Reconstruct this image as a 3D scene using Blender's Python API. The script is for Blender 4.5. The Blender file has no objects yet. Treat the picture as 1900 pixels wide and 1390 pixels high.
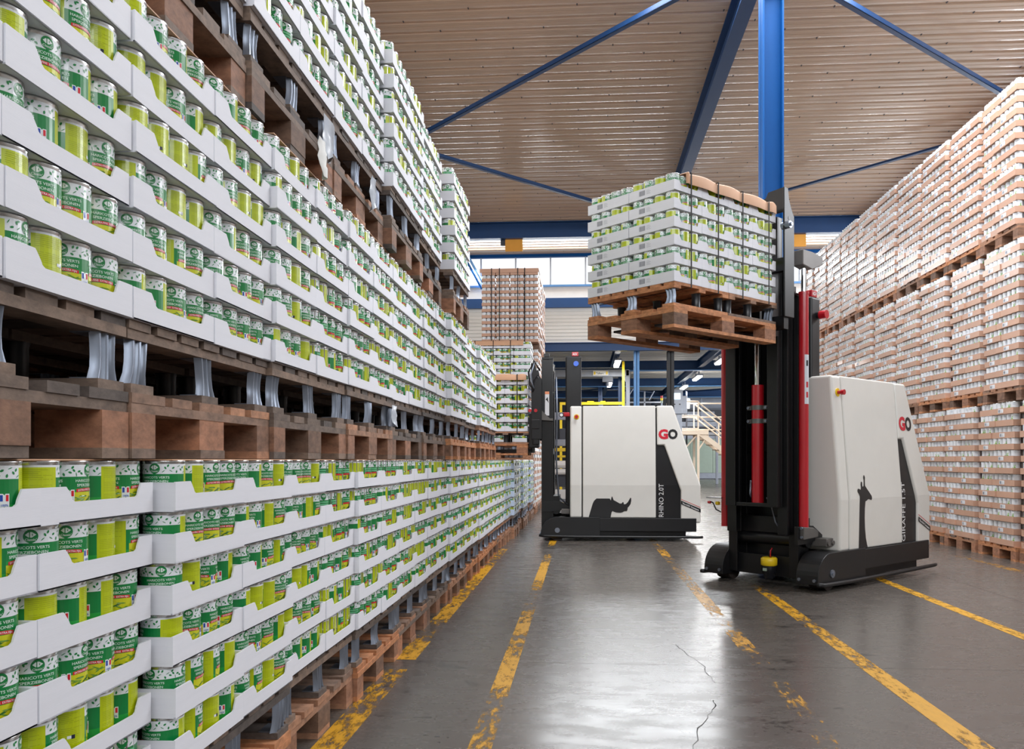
import bpy, bmesh, math, random
import numpy as np
from mathutils import Vector, Matrix

random.seed(7)
PI = math.pi
C = bpy.context.scene.collection

# ------------------------------------------------------------------ camera, sky, lights, exposure
YAW = math.atan(105.0 / 1550.0)
EYE = 1.03
scn = bpy.context.scene
cam_d = bpy.data.cameras.new('camera')
cam = bpy.data.objects.new('camera', cam_d)
C.objects.link(cam)
cam.location = (0, 0, EYE)
cam.rotation_euler = (PI / 2, 0, YAW)
cam_d.sensor_fit = 'HORIZONTAL'
cam_d.sensor_width = 36.0
cam_d.lens = 36.0 * 1550.0 / 1900.0
cam_d.shift_x = -25.0 / 1900.0
cam_d.shift_y = 158.0 / 1900.0
cam_d.clip_start = 0.05
cam_d.clip_end = 200
scn.camera = cam

world = bpy.data.worlds.new('overcast_sky')
scn.world = world
world.use_nodes = True
wn = world.node_tree
wbg = wn.nodes['Background']
wbg.inputs['Color'].default_value = (0.86, 0.92, 1.0, 1)
wbg.inputs['Strength'].default_value = 0.9


def area(name, loc, rot, sx, sy, power, col=(1, 1, 1)):
    d = bpy.data.lights.new(name, 'AREA')
    d.shape = 'RECTANGLE'
    d.size = sx
    d.size_y = sy
    d.energy = power
    d.color = col
    o = bpy.data.objects.new(name, d)
    C.objects.link(o)
    o.location = loc
    o.rotation_euler = rot
    return o


# daylight comes in at the window band at the end of the hall;
# the other area lights are unseen fills, added to brighten stacks, vehicles and far hall
area('added_fill_right', (9.3, 13.5, 5.6), (0, math.radians(74), 0), 1.5, 13.0, 640, (0.92, 0.95, 1.0))  # added fill over the right row, brightens the left stacks
area('added_fill_left', (-6.2, 9.5, 5.4), (0, math.radians(-76), 0), 1.6, 18.0, 150, (1.0, 0.98, 0.95))  # added fill for the right row; the left wall has no window
area('daylight_end_window', (2.6, 21.75, 5.95), (math.radians(-62), 0, 0), 13.0, 0.75, 420, (0.93, 0.97, 1.0))
area('added_fill_rear', (2.6, -5.5, 5.5), (math.radians(86), 0, 0), 13.0, 1.3, 470, (0.90, 0.95, 1.0))  # added fill behind the camera for ceiling ribs and camera-facing sides
area('added_fill_roof', (2.4, 8.0, 6.37), (0, 0, 0), 5.0, 3.4, 410, (0.93, 0.96, 1.0))  # added overhead fill under the closed roof deck, out of view
area('added_fill_far_hall', (13.7, 34.0, 2.8), (0, math.radians(90), 0), 3.0, 18.0, 1300, (0.95, 0.97, 1.0))  # added side fill that lifts the dim production hall

vs = scn.view_settings
scn.display_settings.display_device = 'sRGB'
vs.view_transform = 'Standard'
vs.look = 'None'
vs.gamma = 1.0
vs.use_curve_mapping = False
vs.exposure = 0.66
scn.cycles.use_denoising = True
scn.cycles.max_bounces = 8
scn.cycles.diffuse_bounces = 4
scn.cycles.glossy_bounces = 4
scn.cycles.transparent_max_bounces = 8


# ------------------------------------------------------------------ helpers
def lin(r, g, b):
    f = lambda c: (c / 255 / 12.92) if c / 255 <= 0.04045 else ((c / 255 + 0.055) / 1.055) ** 2.4
    return (f(r), f(g), f(b))


def cw(cx, cz):
    """ground point from (right of the lens axis, distance along it) in metres"""
    c, s = math.cos(YAW), math.sin(YAW)
    return (cx * c - cz * s, cx * s + cz * c)


ORD = ('zeroth first second third fourth fifth sixth seventh eighth ninth tenth eleventh twelfth thirteenth fourteenth '
       'fifteenth').split()


def tag(o, label=None, cat=None, group=None, kind=None):
    if label:
        o['label'] = label
    if cat:
        o['category'] = cat
    if group:
        o['group'] = group
    if kind:
        o['kind'] = kind
    return o


def empty(name, loc=(0, 0, 0), rz=0.0):
    o = bpy.data.objects.new(name, None)
    o.empty_display_size = 0.1
    C.objects.link(o)
    o.location = loc
    o.rotation_euler = (0, 0, rz)
    return o


class MB:
    """collects faces; one material index and one colour per face"""

    def __init__(s):
        s.v, s.f, s.m, s.c, s.sm = [], [], [], [], []

    def add(s, verts, faces, mat=0, col=(1, 1, 1), smooth=False):
        n = len(s.v)
        s.v.extend(verts)
        for f in faces:
            s.f.append([n + i for i in f])
            s.m.append(mat)
            s.c.append(col)
            s.sm.append(smooth)

    def box(s, x0, x1, y0, y1, z0, z1, mat=0, col=(1, 1, 1)):
        s.add([(x0, y0, z0), (x1, y0, z0), (x1, y1, z0), (x0, y1, z0), (x0, y0, z1), (x1, y0, z1), (x1, y1, z1), (x0, y1, z1)],
              [(0, 3, 2, 1), (4, 5, 6, 7), (0, 1, 5, 4), (1, 2, 6, 5), (2, 3, 7, 6), (3, 0, 4, 7)], mat, col)
        return s

    def prism(s, poly, a0, a1, axis='z', mat=0, col=(1, 1, 1)):
        """poly counter-clockwise in the plane left by axis: z:(x,y)  y:(x,z)  x:(y,z)"""
        mp = {'z': lambda p, a: (p[0], p[1], a), 'y': lambda p, a: (p[0], a, p[1]), 'x': lambda p, a: (a, p[0], p[1])}[axis]
        n = len(poly)
        vv = [mp(p, a0) for p in poly] + [mp(p, a1) for p in poly]
        lo, hi = list(range(n))[::-1], [n + i for i in range(n)]
        sides = [(i, (i + 1) % n, n + (i + 1) % n, n + i) for i in range(n)]
        fl = [lo, hi] + sides
        if axis == 'y':
            fl = [list(f)[::-1] for f in fl]
        s.add(vv, fl, mat, col)
        return s

    def tube(s, p0, p1, r, n=10, mat=0, col=(1, 1, 1), r1=None, caps=True):
        p0, p1 = Vector(p0), Vector(p1)
        d = (p1 - p0).normalized()
        a = d.orthogonal().normalized()
        b = d.cross(a)
        r1 = r if r1 is None else r1
        vv = []
        for p, rr in ((p0, r), (p1, r1)):
            for i in range(n):
                t = 2 * PI * i / n
                vv.append(tuple(p + a * (rr * math.cos(t)) + b * (rr * math.sin(t))))
        s.add(vv, [(i, (i + 1) % n, n + (i + 1) % n, n + i) for i in range(n)], mat, col, True)
        if caps:
            s.add(vv, [list(range(n))[::-1], [n + i for i in range(n)]], mat, col)
        return s

    def path(s, pts, r, n=6, mat=0, col=(1, 1, 1)):
        pts = [Vector(p) for p in pts]
        vv = []
        ref = Vector((0.31, 0.17, 0.93)).normalized()
        for i, p in enumerate(pts):
            d = (pts[min(i + 1, len(pts) - 1)] - pts[max(i - 1, 0)]).normalized()
            a = d.cross(ref)
            a = a.normalized() if a.length > 1e-4 else d.orthogonal().normalized()
            b = d.cross(a)
            for k in range(n):
                t = 2 * PI * k / n
                vv.append(tuple(p + a * (r * math.cos(t)) + b * (r * math.sin(t))))
        fl = []
        for i in range(len(pts) - 1):
            for k in range(n):
                fl.append((i * n + k, i * n + (k + 1) % n, (i + 1) * n + (k + 1) % n, (i + 1) * n + k))
        fl.append(list(range(n))[::-1])
        fl.append([(len(pts) - 1) * n + k for k in range(n)])
        s.add(vv, fl, mat, col, True)
        return s

    def lathe(s, prof, n=24, mat=0, col=(1, 1, 1), c=(0, 0, 0), smooth=True):
        vv, fl = [], []
        for r, z in prof:
            for i in range(n):
                t = 2 * PI * i / n
                vv.append((c[0] + r * math.cos(t), c[1] + r * math.sin(t), c[2] + z))
        for k in range(len(prof) - 1):
            for i in range(n):
                fl.append((k * n + i, k * n + (i + 1) % n, (k + 1) * n + (i + 1) % n, (k + 1) * n + i))
        s.add(vv, fl, mat, col, smooth)
        if prof[0][0] > 1e-5:
            s.add(vv[:n], [list(range(n))[::-1]], mat, col)
        if prof[-1][0] > 1e-5:
            s.add(vv[-n:], [list(range(n))], mat, col)
        return s

    def map(s, fn):
        s.v = [fn(*p) for p in s.v]
        return s

    def arrays(s):
        if not hasattr(s, '_a'):
            cnt = np.array([len(f) for f in s.f], dtype=np.int32)
            s._a = (np.array(s.v, dtype=np.float32), np.concatenate([np.array(f, dtype=np.int32) for f in s.f]), cnt,
                    np.array(s.m, dtype=np.int32), np.array(s.c, dtype=np.float32), np.array(s.sm, dtype=bool))
        return s._a

    def mesh(s, name, mats):
        return raw_mesh(name, *s.arrays(), mats)

    def obj(s, name, mats, parent=None, bevel=0.0, seg=2):
        mats = mats if isinstance(mats, (list, tuple)) else [mats]
        o = bpy.data.objects.new(name, s.mesh(name, mats))
        C.objects.link(o)
        if parent:
            o.parent = parent
        if bevel:
            md = o.modifiers.new('edge', 'BEVEL')
            md.width = bevel
            md.segments = seg
            md.limit_method = 'ANGLE'
            md.angle_limit = math.radians(28)
        return o


def raw_mesh(name, V, L, cnt, M, COL, SM, mats):
    me = bpy.data.meshes.new(name)
    me.vertices.add(len(V))
    me.vertices.foreach_set('co', np.ascontiguousarray(V, dtype=np.float32).ravel())
    me.loops.add(len(L))
    me.loops.foreach_set('vertex_index', np.ascontiguousarray(L, dtype=np.int32))
    me.polygons.add(len(cnt))
    st = np.concatenate(([0], np.cumsum(cnt)[:-1])).astype(np.int32)
    me.polygons.foreach_set('loop_start', st)
    me.polygons.foreach_set('material_index', M)
    me.polygons.foreach_set('use_smooth', SM)
    at = me.color_attributes.new('Col', 'FLOAT_COLOR', 'CORNER')
    cc = np.ones((len(L), 4), dtype=np.float32)
    cc[:, :3] = np.repeat(COL, cnt, axis=0)
    at.data.foreach_set('color', cc.ravel())
    for m in mats:
        me.materials.append(m)
    me.update(calc_edges=True)
    return me


class Join:
    """many copies of small meshes baked into one mesh"""

    def __init__(s):
        s.parts = {}

    def put(s, mb, x, y, z, rz=0.0, sx=1.0, sy=1.0, sz=1.0):
        s.parts.setdefault(id(mb), (mb, []))[1].append((x, y, z, rz, sx, sy, sz))

    def obj(s, name, mats, parent=None):
        Vs, Ls, Cn, Ms, Cs, Ss, off = [], [], [], [], [], [], 0
        for mb, pl in s.parts.values():
            V, L, cnt, M, COL, SM = mb.arrays()
            P = np.array(pl, dtype=np.float32)
            n = len(P)
            c, sn = np.cos(P[:, 3]), np.sin(P[:, 3])
            X = V[None, :, 0] * P[:, 4, None]
            Y = V[None, :, 1] * P[:, 5, None]
            W = np.empty((n, len(V), 3), dtype=np.float32)
            W[:, :, 0] = X * c[:, None] - Y * sn[:, None] + P[:, 0, None]
            W[:, :, 1] = X * sn[:, None] + Y * c[:, None] + P[:, 1, None]
            W[:, :, 2] = V[None, :, 2] * P[:, 6, None] + P[:, 2, None]
            Vs.append(W.reshape(-1, 3))
            Ls.append((L[None, :] + off + (np.arange(n) * len(V))[:, None]).ravel())
            Cn.append(np.tile(cnt, n))
            Ms.append(np.tile(M, n))
            Cs.append(np.tile(COL, (n, 1)))
            Ss.append(np.tile(SM, n))
            off += n * len(V)
        me = raw_mesh(name, np.concatenate(Vs), np.concatenate(Ls), np.concatenate(Cn), np.concatenate(Ms),
                      np.concatenate(Cs), np.concatenate(Ss), mats)
        o = bpy.data.objects.new(name, me)
        C.objects.link(o)
        if parent:
            o.parent = parent
        return o


_font_cache = {}


def text_tris(txt, size=1.0, bold=0.0):
    """flat outline of a text: (2-D points, triangles), left-aligned at the base line"""
    key = (txt, size, bold)
    if key not in _font_cache:
        cu = bpy.data.curves.new('lettering', 'FONT')
        cu.body = txt
        cu.size = size
        cu.offset = bold * size
        cu.resolution_u = 3
        cu.fill_mode = 'FRONT'
        o = bpy.data.objects.new('lettering', cu)
        C.objects.link(o)
        bpy.context.view_layer.update()
        me = o.evaluated_get(bpy.context.evaluated_depsgraph_get()).to_mesh()
        me.calc_loop_triangles()
        pts = [(v.co.x, v.co.y) for v in me.vertices]
        tri = [tuple(t.vertices) for t in me.loop_triangles]
        out = []
        for a, b, c in tri:
            (x0, y0), (x1, y1), (x2, y2) = pts[a], pts[b], pts[c]
            out.append((a, b, c) if (x1 - x0) * (y2 - y0) - (x2 - x0) * (y1 - y0) > 0 else (a, c, b))
        o.evaluated_get(bpy.context.evaluated_depsgraph_get()).to_mesh_clear()
        bpy.data.objects.remove(o)
        bpy.data.curves.remove(cu)
        _font_cache[key] = (pts, out)
    return _font_cache[key]


# ------------------------------------------------------------------ materials
def nt(name):
    m = bpy.data.materials.new(name)
    m.use_nodes = True
    t = m.node_tree
    return m, t, t.nodes['Principled BSDF']


def node(t, kind, **kw):
    n = t.nodes.new(kind)
    for k, v in kw.items():
        if k in n.inputs:
            n.inputs[k].default_value = v
        else:
            setattr(n, k, v)
    return n


def pmat(name, col, rough=0.5, metal=0.0, var=0.0, vscale=6.0, stretch=None, bump=0.0, bscale=40.0, rand=0.0, coat=0.0, emit=None,
         estr=0.0, spec=None):
    m, t, p = nt(name)
    p.inputs['Roughness'].default_value = rough
    p.inputs['Metallic'].default_value = metal
    if spec is not None:
        p.inputs['Specular IOR Level'].default_value = spec
    if coat:
        p.inputs['Coat Weight'].default_value = coat
        p.inputs['Coat Roughness'].default_value = 0.12
    tc = node(t, 'ShaderNodeTexCoord')
    mp = node(t, 'ShaderNodeMapping')
    t.links.new(tc.outputs['Object'], mp.inputs['Vector'])
    if stretch:
        mp.inputs['Scale'].default_value = stretch
    no = node(t, 'ShaderNodeTexNoise', Scale=vscale, Detail=5.0, Roughness=0.6)
    t.links.new(mp.outputs['Vector'], no.inputs['Vector'])
    ra = node(t, 'ShaderNodeMapRange')
    ra.inputs['From Min'].default_value = 0.25
    ra.inputs['From Max'].default_value = 0.75
    ra.inputs['To Min'].default_value = 1 - var
    ra.inputs['To Max'].default_value = 1 + var
    t.links.new(no.outputs['Fac'], ra.inputs['Value'])
    hs = node(t, 'ShaderNodeHueSaturation')
    hs.inputs['Color'].default_value = (*col, 1)
    t.links.new(ra.outputs['Result'], hs.inputs['Value'])
    out = hs.outputs['Color']
    if rand:
        oi = node(t, 'ShaderNodeObjectInfo')
        r2 = node(t, 'ShaderNodeMapRange')
        r2.inputs['To Min'].default_value = 1 - rand
        r2.inputs['To Max'].default_value = 1 + rand
        t.links.new(oi.outputs['Random'], r2.inputs['Value'])
        h2 = node(t, 'ShaderNodeHueSaturation')
        t.links.new(out, h2.inputs['Color'])
        t.links.new(r2.outputs['Result'], h2.inputs['Value'])
        out = h2.outputs['Color']
    t.links.new(out, p.inputs['Base Color'])
    if bump:
        nb = node(t, 'ShaderNodeTexNoise', Scale=bscale, Detail=4.0)
        t.links.new(mp.outputs['Vector'], nb.inputs['Vector'])
        bp = node(t, 'ShaderNodeBump', Strength=bump, Distance=0.004)
        t.links.new(nb.outputs['Fac'], bp.inputs['Height'])
        t.links.new(bp.outputs['Normal'], p.inputs['Normal'])
    if emit:
        p.inputs['Emission Color'].default_value = (*emit, 1)
        p.inputs['Emission Strength'].default_value = estr
    return m


def vcol_mat(name, rough=0.4, coat=0.0, metal=0.0):
    """flat print: the colours of the printed paper stand in the mesh"""
    m, t, p = nt(name)
    a = node(t, 'ShaderNodeAttribute', attribute_name='Col')
    tc = node(t, 'ShaderNodeTexCoord')
    no = node(t, 'ShaderNodeTexNoise', Scale=60.0, Detail=2.0)
    t.links.new(tc.outputs['Object'], no.inputs['Vector'])
    ra = node(t, 'ShaderNodeMapRange')
    ra.inputs['To Min'].default_value = 0.94
    ra.inputs['To Max'].default_value = 1.06
    t.links.new(no.outputs['Fac'], ra.inputs['Value'])
    hs = node(t, 'ShaderNodeHueSaturation')
    t.links.new(a.outputs['Color'], hs.inputs['Color'])
    t.links.new(ra.outputs['Result'], hs.inputs['Value'])
    t.links.new(hs.outputs['Color'], p.inputs['Base Color'])
    p.inputs['Roughness'].default_value = rough
    p.inputs['Metallic'].default_value = metal
    if coat:
        p.inputs['Coat Weight'].default_value = coat
        p.inputs['Coat Roughness'].default_value = 0.1
    return m


def wood_mat(name, cold, warm, rough=0.75):
    m, t, p = nt(name)
    tc = node(t, 'ShaderNodeTexCoord')
    oi = node(t, 'ShaderNodeObjectInfo')
    mp = node(t, 'ShaderNodeMapping')
    mp.inputs['Scale'].default_value = (9.0, 9.0, 16.0)
    t.links.new(tc.outputs['Object'], mp.inputs['Vector'])
    ad = node(t, 'ShaderNodeVectorMath', operation='ADD')
    t.links.new(mp.outputs['Vector'], ad.inputs[0])
    t.links.new(oi.outputs['Location'], ad.inputs[1])
    no = node(t, 'ShaderNodeTexNoise', Scale=2.2, Detail=8.0, Roughness=0.65)
    t.links.new(ad.outputs['Vector'], no.inputs['Vector'])
    mx = node(t, 'ShaderNodeMix', data_type='RGBA')
    mx.inputs['A'].default_value = (*cold, 1)
    mx.inputs['B'].default_value = (*warm, 1)
    t.links.new(oi.outputs['Random'], mx.inputs['Factor'])
    ra = node(t, 'ShaderNodeMapRange')
    ra.inputs['From Min'].default_value = 0.3
    ra.inputs['From Max'].default_value = 0.7
    ra.inputs['To Min'].default_value = 0.55
    ra.inputs['To Max'].default_value = 1.35
    t.links.new(no.outputs['Fac'], ra.inputs['Value'])
    hs = node(t, 'ShaderNodeHueSaturation')
    t.links.new(mx.outputs['Result'], hs.inputs['Color'])
    t.links.new(ra.outputs['Result'], hs.inputs['Value'])
    t.links.new(hs.outputs['Color'], p.inputs['Base Color'])
    bp = node(t, 'ShaderNodeBump', Strength=0.35, Distance=0.004)
    t.links.new(no.outputs['Fac'], bp.inputs['Height'])
    t.links.new(bp.outputs['Normal'], p.inputs['Normal'])
    p.inputs['Roughness'].default_value = rough
    return m


def concrete_mat(name):
    m, t, p = nt(name)
    tc = node(t, 'ShaderNodeTexCoord')
    n1 = node(t, 'ShaderNodeTexNoise', Scale=0.55, Detail=8.0, Roughness=0.62)
    mp = node(t, 'ShaderNodeMapping')
    mp.inputs['Scale'].default_value = (1.0, 2.2, 1.0)
    n2 = node(t, 'ShaderNodeTexNoise', Scale=3.5, Detail=9.0, Roughness=0.7)
    n3 = node(t, 'ShaderNodeTexNoise', Scale=38.0, Detail=4.0)
    t.links.new(tc.outputs['Object'], n1.inputs['Vector'])
    t.links.new(tc.outputs['Object'], mp.inputs['Vector'])
    t.links.new(mp.outputs['Vector'], n2.inputs['Vector'])
    t.links.new(tc.outputs['Object'], n3.inputs['Vector'])
    a1 = node(t, 'ShaderNodeMath', operation='MULTIPLY_ADD')
    a1.inputs[1].default_value = 0.9
    t.links.new(n2.outputs['Fac'], a1.inputs[0])
    t.links.new(n1.outputs['Fac'], a1.inputs[2])
    a2 = node(t, 'ShaderNodeMath', operation='MULTIPLY_ADD')
    a2.inputs[1].default_value = 0.42
    t.links.new(n3.outputs['Fac'], a2.inputs[0])
    t.links.new(a1.outputs[0], a2.inputs[2])
    cr = node(t, 'ShaderNodeValToRGB')
    cr.color_ramp.elements[0].position = 0.80
    cr.color_ramp.elements[0].color = (*lin(50, 47, 44), 1)
    cr.color_ramp.elements[1].position = 1.38
    cr.color_ramp.elements[1].color = (*lin(90, 84, 79), 1)
    e = cr.color_ramp.elements.new(0.98)
    e.color = (*lin(66, 62, 58), 1)
    dv = node(t, 'ShaderNodeMath', operation='MULTIPLY')
    dv.inputs[1].default_value = 0.72
    t.links.new(a2.outputs[0], dv.inputs[0])
    for el in cr.color_ramp.elements:
        el.position = el.position * 0.72
    t.links.new(dv.outputs[0], cr.inputs['Fac'])
    t.links.new(cr.outputs['Color'], p.inputs['Base Color'])
    rr = node(t, 'ShaderNodeMapRange')
    rr.inputs['From Min'].default_value = 0.35
    rr.inputs['From Max'].default_value = 0.7
    rr.inputs['To Min'].default_value = 0.22
    rr.inputs['To Max'].default_value = 0.33
    t.links.new(n2.outputs['Fac'], rr.inputs['Value'])
    t.links.new(rr.outputs['Result'], p.inputs['Roughness'])
    bp = node(t, 'ShaderNodeBump', Strength=0.02, Distance=0.004)
    t.links.new(n2.outputs['Fac'], bp.inputs['Height'])
    t.links.new(bp.outputs['Normal'], p.inputs['Normal'])
    p.inputs['Specular IOR Level'].default_value = 0.6
    return m


def paint_line_mat(name, col, wear):
    """worn floor paint: where the paint is gone the concrete shows through"""
    m, t, p = nt(name)
    p.inputs['Base Color'].default_value = (*col, 1)
    p.inputs['Roughness'].default_value = 0.45
    tc = node(t, 'ShaderNodeTexCoord')
    n0 = node(t, 'ShaderNodeTexNoise', Scale=0.9, Detail=3.0)
    mp = node(t, 'ShaderNodeMapping')
    mp.inputs['Scale'].default_value = (30.0, 9.0, 1.0)
    n1 = node(t, 'ShaderNodeTexNoise', Scale=1.0, Detail=9.0, Roughness=0.75)
    t.links.new(tc.outputs['Object'], n0.inputs['Vector'])
    t.links.new(tc.outputs['Object'], mp.inputs['Vector'])
    t.links.new(mp.outputs['Vector'], n1.inputs['Vector'])
    ad = node(t, 'ShaderNodeMath', operation='MULTIPLY_ADD')
    ad.inputs[1].default_value = 0.9
    t.links.new(n0.outputs['Fac'], ad.inputs[0])
    t.links.new(n1.outputs['Fac'], ad.inputs[2])
    ra = node(t, 'ShaderNodeMapRange')
    ra.inputs['From Min'].default_value = wear - 0.05
    ra.inputs['From Max'].default_value = wear + 0.06
    t.links.new(ad.outputs[0], ra.inputs['Value'])
    tr = node(t, 'ShaderNodeBsdfTransparent')
    mx = node(t, 'ShaderNodeMixShader')
    t.links.new(ra.outputs['Result'], mx.inputs['Fac'])
    t.links.new(tr.outputs[0], mx.inputs[1])
    t.links.new(p.outputs[0], mx.inputs[2])
    t.links.new(mx.outputs[0], t.nodes['Material Output'].inputs['Surface'])
    hs = node(t, 'ShaderNodeHueSaturation')
    hs.inputs['Color'].default_value = (*col, 1)
    r2 = node(t, 'ShaderNodeMapRange')
    r2.inputs['To Min'].default_value = 0.6
    r2.inputs['To Max'].default_value = 1.35
    t.links.new(n1.outputs['Fac'], r2.inputs['Value'])
    t.links.new(r2.outputs['Result'], hs.inputs['Value'])
    t.links.new(hs.outputs['Color'], p.inputs['Base Color'])
    return m


def glass_mat(name):
    m, t, p = nt(name)
    tr = node(t, 'ShaderNodeBsdfTransparent')
    gl = node(t, 'ShaderNodeBsdfGlossy', Roughness=0.03)
    fr = node(t, 'ShaderNodeFresnel', IOR=1.45)
    mx = node(t, 'ShaderNodeMixShader')
    t.links.new(fr.outputs[0], mx.inputs['Fac'])
    t.links.new(tr.outputs[0], mx.inputs[1])
    t.links.new(gl.outputs[0], mx.inputs[2])
    t.links.new(mx.outputs[0], t.nodes['Material Output'].inputs['Surface'])
    return m


M = {}
M['white_card'] = pmat('white_cardboard', lin(228, 229, 236), 0.62, var=0.03, vscale=3.0, stretch=(1, 1, 14), bump=0.05, bscale=30)
M['brown_card'] = pmat('brown_cardboard', lin(198, 156, 132), 0.55, var=0.06, vscale=5.0, bump=0.05, rand=0.07, coat=0.12)
M['cap_card'] = pmat('tan_cardboard', lin(206, 160, 126), 0.65, var=0.05, vscale=8.0)
M['blue_card'] = pmat('film_wrapped_cardboard', lin(206, 220, 240), 0.35, var=0.05, vscale=4.0, coat=0.4)
M['tin'] = pmat('tinplate', lin(205, 205, 205), 0.25, 1.0, var=0.04)
M['print'] = vcol_mat('label_print', 0.33, 0.25)
M['white_can'] = vcol_mat('white_can_print', 0.4, 0.15)
M['sticker'] = vcol_mat('sticker_print', 0.5)
M['plank'] = wood_mat('pallet_plank', lin(112, 98, 88), lin(178, 128, 96))
M['dark_plank'] = wood_mat('weathered_plank', lin(84, 76, 72), lin(132, 110, 94))
M['block'] = wood_mat('chipboard_block', lin(104, 82, 68), lin(166, 116, 88))
M['new_plank'] = wood_mat('orange_plank', lin(176, 116, 76), lin(200, 140, 98))
M['steel'] = pmat('galvanised_steel', lin(140, 148, 162), 0.42, 0.8, var=0.12, vscale=12.0)
M['black_plastic'] = pmat('black_plastic', lin(26, 27, 32), 0.35, var=0.05)
M['strap'] = pmat('black_strap', lin(14, 14, 16), 0.7, var=0.05)
M['concrete'] = concrete_mat('polished_concrete')
M['joint'] = pmat('floor_joint', lin(38, 35, 34), 0.8, var=0.1)
M['line_a'] = paint_line_mat('worn_yellow_paint', lin(204, 150, 24), 0.945)
M['line_b'] = paint_line_mat('faded_yellow_paint', lin(200, 146, 40), 0.99)
M['line_c'] = paint_line_mat('nearly_gone_yellow_paint', lin(190, 138, 50), 1.09)
M['deck'] = pmat('roof_deck_paint', lin(204, 180, 158), 0.20, var=0.04, vscale=1.2)
M['deck_white'] = pmat('white_sheet_paint', lin(214, 212, 206), 0.55, var=0.04, vscale=1.0)
M['navy'] = pmat('navy_steel_paint', lin(16, 60, 108), 0.42, var=0.06)
M['blue'] = pmat('bright_blue_paint', lin(0, 82, 150), 0.5, var=0.05, spec=0.25)
M['light_blue'] = pmat('light_blue_paint', lin(104, 160, 220), 0.4, var=0.05)
M['wall'] = pmat('wall_panel_paint', lin(206, 202, 196), 0.7, var=0.04)
M['dark_wall'] = pmat('dark_sheet_wall', lin(66, 68, 74), 0.6, var=0.08)
M['window_frame'] = pmat('window_frame_paint', lin(190, 200, 212), 0.5, var=0.03)
M['glass'] = glass_mat('window_glass')
M['agv_white'] = pmat('white_lacquer', lin(226, 224, 218), 0.34, var=0.02, coat=0.25)
M['agv_black'] = pmat('black_powder_coat', lin(22, 22, 24), 0.42, var=0.05, bump=0.06, bscale=220)
M['mast'] = pmat('black_mast_steel', lin(16, 16, 18), 0.36, var=0.06)
M['red'] = pmat('red_lacquer', lin(186, 22, 36), 0.28, var=0.04, coat=0.4)
M['chrome'] = pmat('chrome_rod', lin(220, 220, 222), 0.08, 1.0, var=0.02)
M['bracket'] = pmat('bare_steel_bracket', lin(112, 109, 106), 0.5, 0.5, var=0.1)
M['yellow'] = pmat('yellow_lacquer', lin(236, 200, 28), 0.4, var=0.05)
M['print_black'] = pmat('black_print', lin(30, 30, 32), 0.4, var=0.02)
M['print_red'] = pmat('red_print', lin(204, 32, 52), 0.4, var=0.02)
M['print_white'] = pmat('white_print', lin(236, 236, 236), 0.4, var=0.02)
M['blue_button'] = pmat('blue_lens', lin(28, 92, 210), 0.2, var=0.03, coat=0.5)
M['rubber'] = pmat('wheel_rubber', lin(50, 42, 38), 0.7, var=0.1)
M['lamp'] = pmat('lamp_tube', (1, 1, 1), 0.4, emit=(1.0, 0.98, 0.94), estr=14.0)
M['cream'] = pmat('cream_steel_paint', lin(226, 208, 186), 0.45, var=0.04)
M['green_panel'] = pmat('pale_green_panel', lin(158, 174, 160), 0.5, var=0.05, rand=0.04)
M['machine'] = pmat('grey_machine_paint', lin(150, 156, 168), 0.45, var=0.08)
M['dark_machine'] = pmat('dark_machine_paint', lin(58, 62, 72), 0.5, var=0.1)
M['screen'] = pmat('lit_screen', lin(210, 230, 250), 0.3, emit=lin(190, 220, 250), estr=1.2)
M['orange_sign'] = pmat('orange_sign_paint', lin(216, 150, 52), 0.5, var=0.05)
M['white_plate'] = pmat('white_sign_plate', lin(232, 232, 228), 0.5, var=0.02)
M['film'] = pmat('torn_clear_film', lin(196, 204, 214), 0.2, var=0.15, vscale=14.0, coat=0.5)

# ------------------------------------------------------------------ the hall
floor = empty('floor')
tag(floor, kind='structure')
MB().box(-6.5, 14, -8, 50, -0.12, -0.03).obj('joint_bed', M['joint'], floor)
jx, jy = [-6.5, -1.9, 3.17, 8.4, 14], [-8, -0.6, 4.23, 6.9, 12.4, 18.0, 22.2, 28.0, 34.0, 40.0, 50]
for i in range(len(jx) - 1):
    for k in range(len(jy) - 1):
        MB().box(jx[i] + .002, jx[i + 1] - .002, jy[k] + .0015, jy[k + 1] - .0015, -0.03, 0).obj('slab', M['concrete'], floor)
for x, w, y0, y1, mt in ((-0.91, .11, 1.5, 4.05, 'line_a'), (-0.91, .11, 4.25, 9.6, 'line_a'), (-0.365, .085, 2.2, 12.5, 'line_a'),
                         (0.90, .095, 2.2, 13.0, 'line_b'), (1.42, .095, 2.0, 7.4, 'line_a'), (2.56, .085, 2.5, 9.0, 'line_a'),
                         (4.02, .10, 5.5, 13.0, 'line_c')):
    o = MB().box(x - w / 2, x + w / 2, y0, y1, 0.0003, 0.0011).obj('floor_marking', M[mt])
    tag(o, kind='structure')

def crack(pts, w, seed):
    rnd = random.Random(seed)
    P_ = []
    for (x0, y0), (x1, y1) in zip(pts[:-1], pts[1:]):
        for k in range(6):
            t = k / 6
            P_.append((x0 + (x1 - x0) * t + rnd.uniform(-.012, .012), y0 + (y1 - y0) * t))
    P_.append(pts[-1])
    vv = []
    for x, y in P_:
        ww = w * rnd.uniform(.3, 1)
        vv += [(x - ww, y, .0006), (x + ww, y, .0006)]
    mb = MB()
    mb.add(vv, [(2 * k, 2 * k + 1, 2 * k + 3, 2 * k + 2) for k in range(len(P_) - 1)])
    tag(mb.obj('floor_crack', M['joint']), kind='structure')


crack([(.39, 2.9), (.43, 3.2), (.53, 3.45), (.56, 3.62)], .0028, 2)
crack([(.62, 3.9), (.60, 4.2), (.52, 4.7)], .0018, 4)

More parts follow.
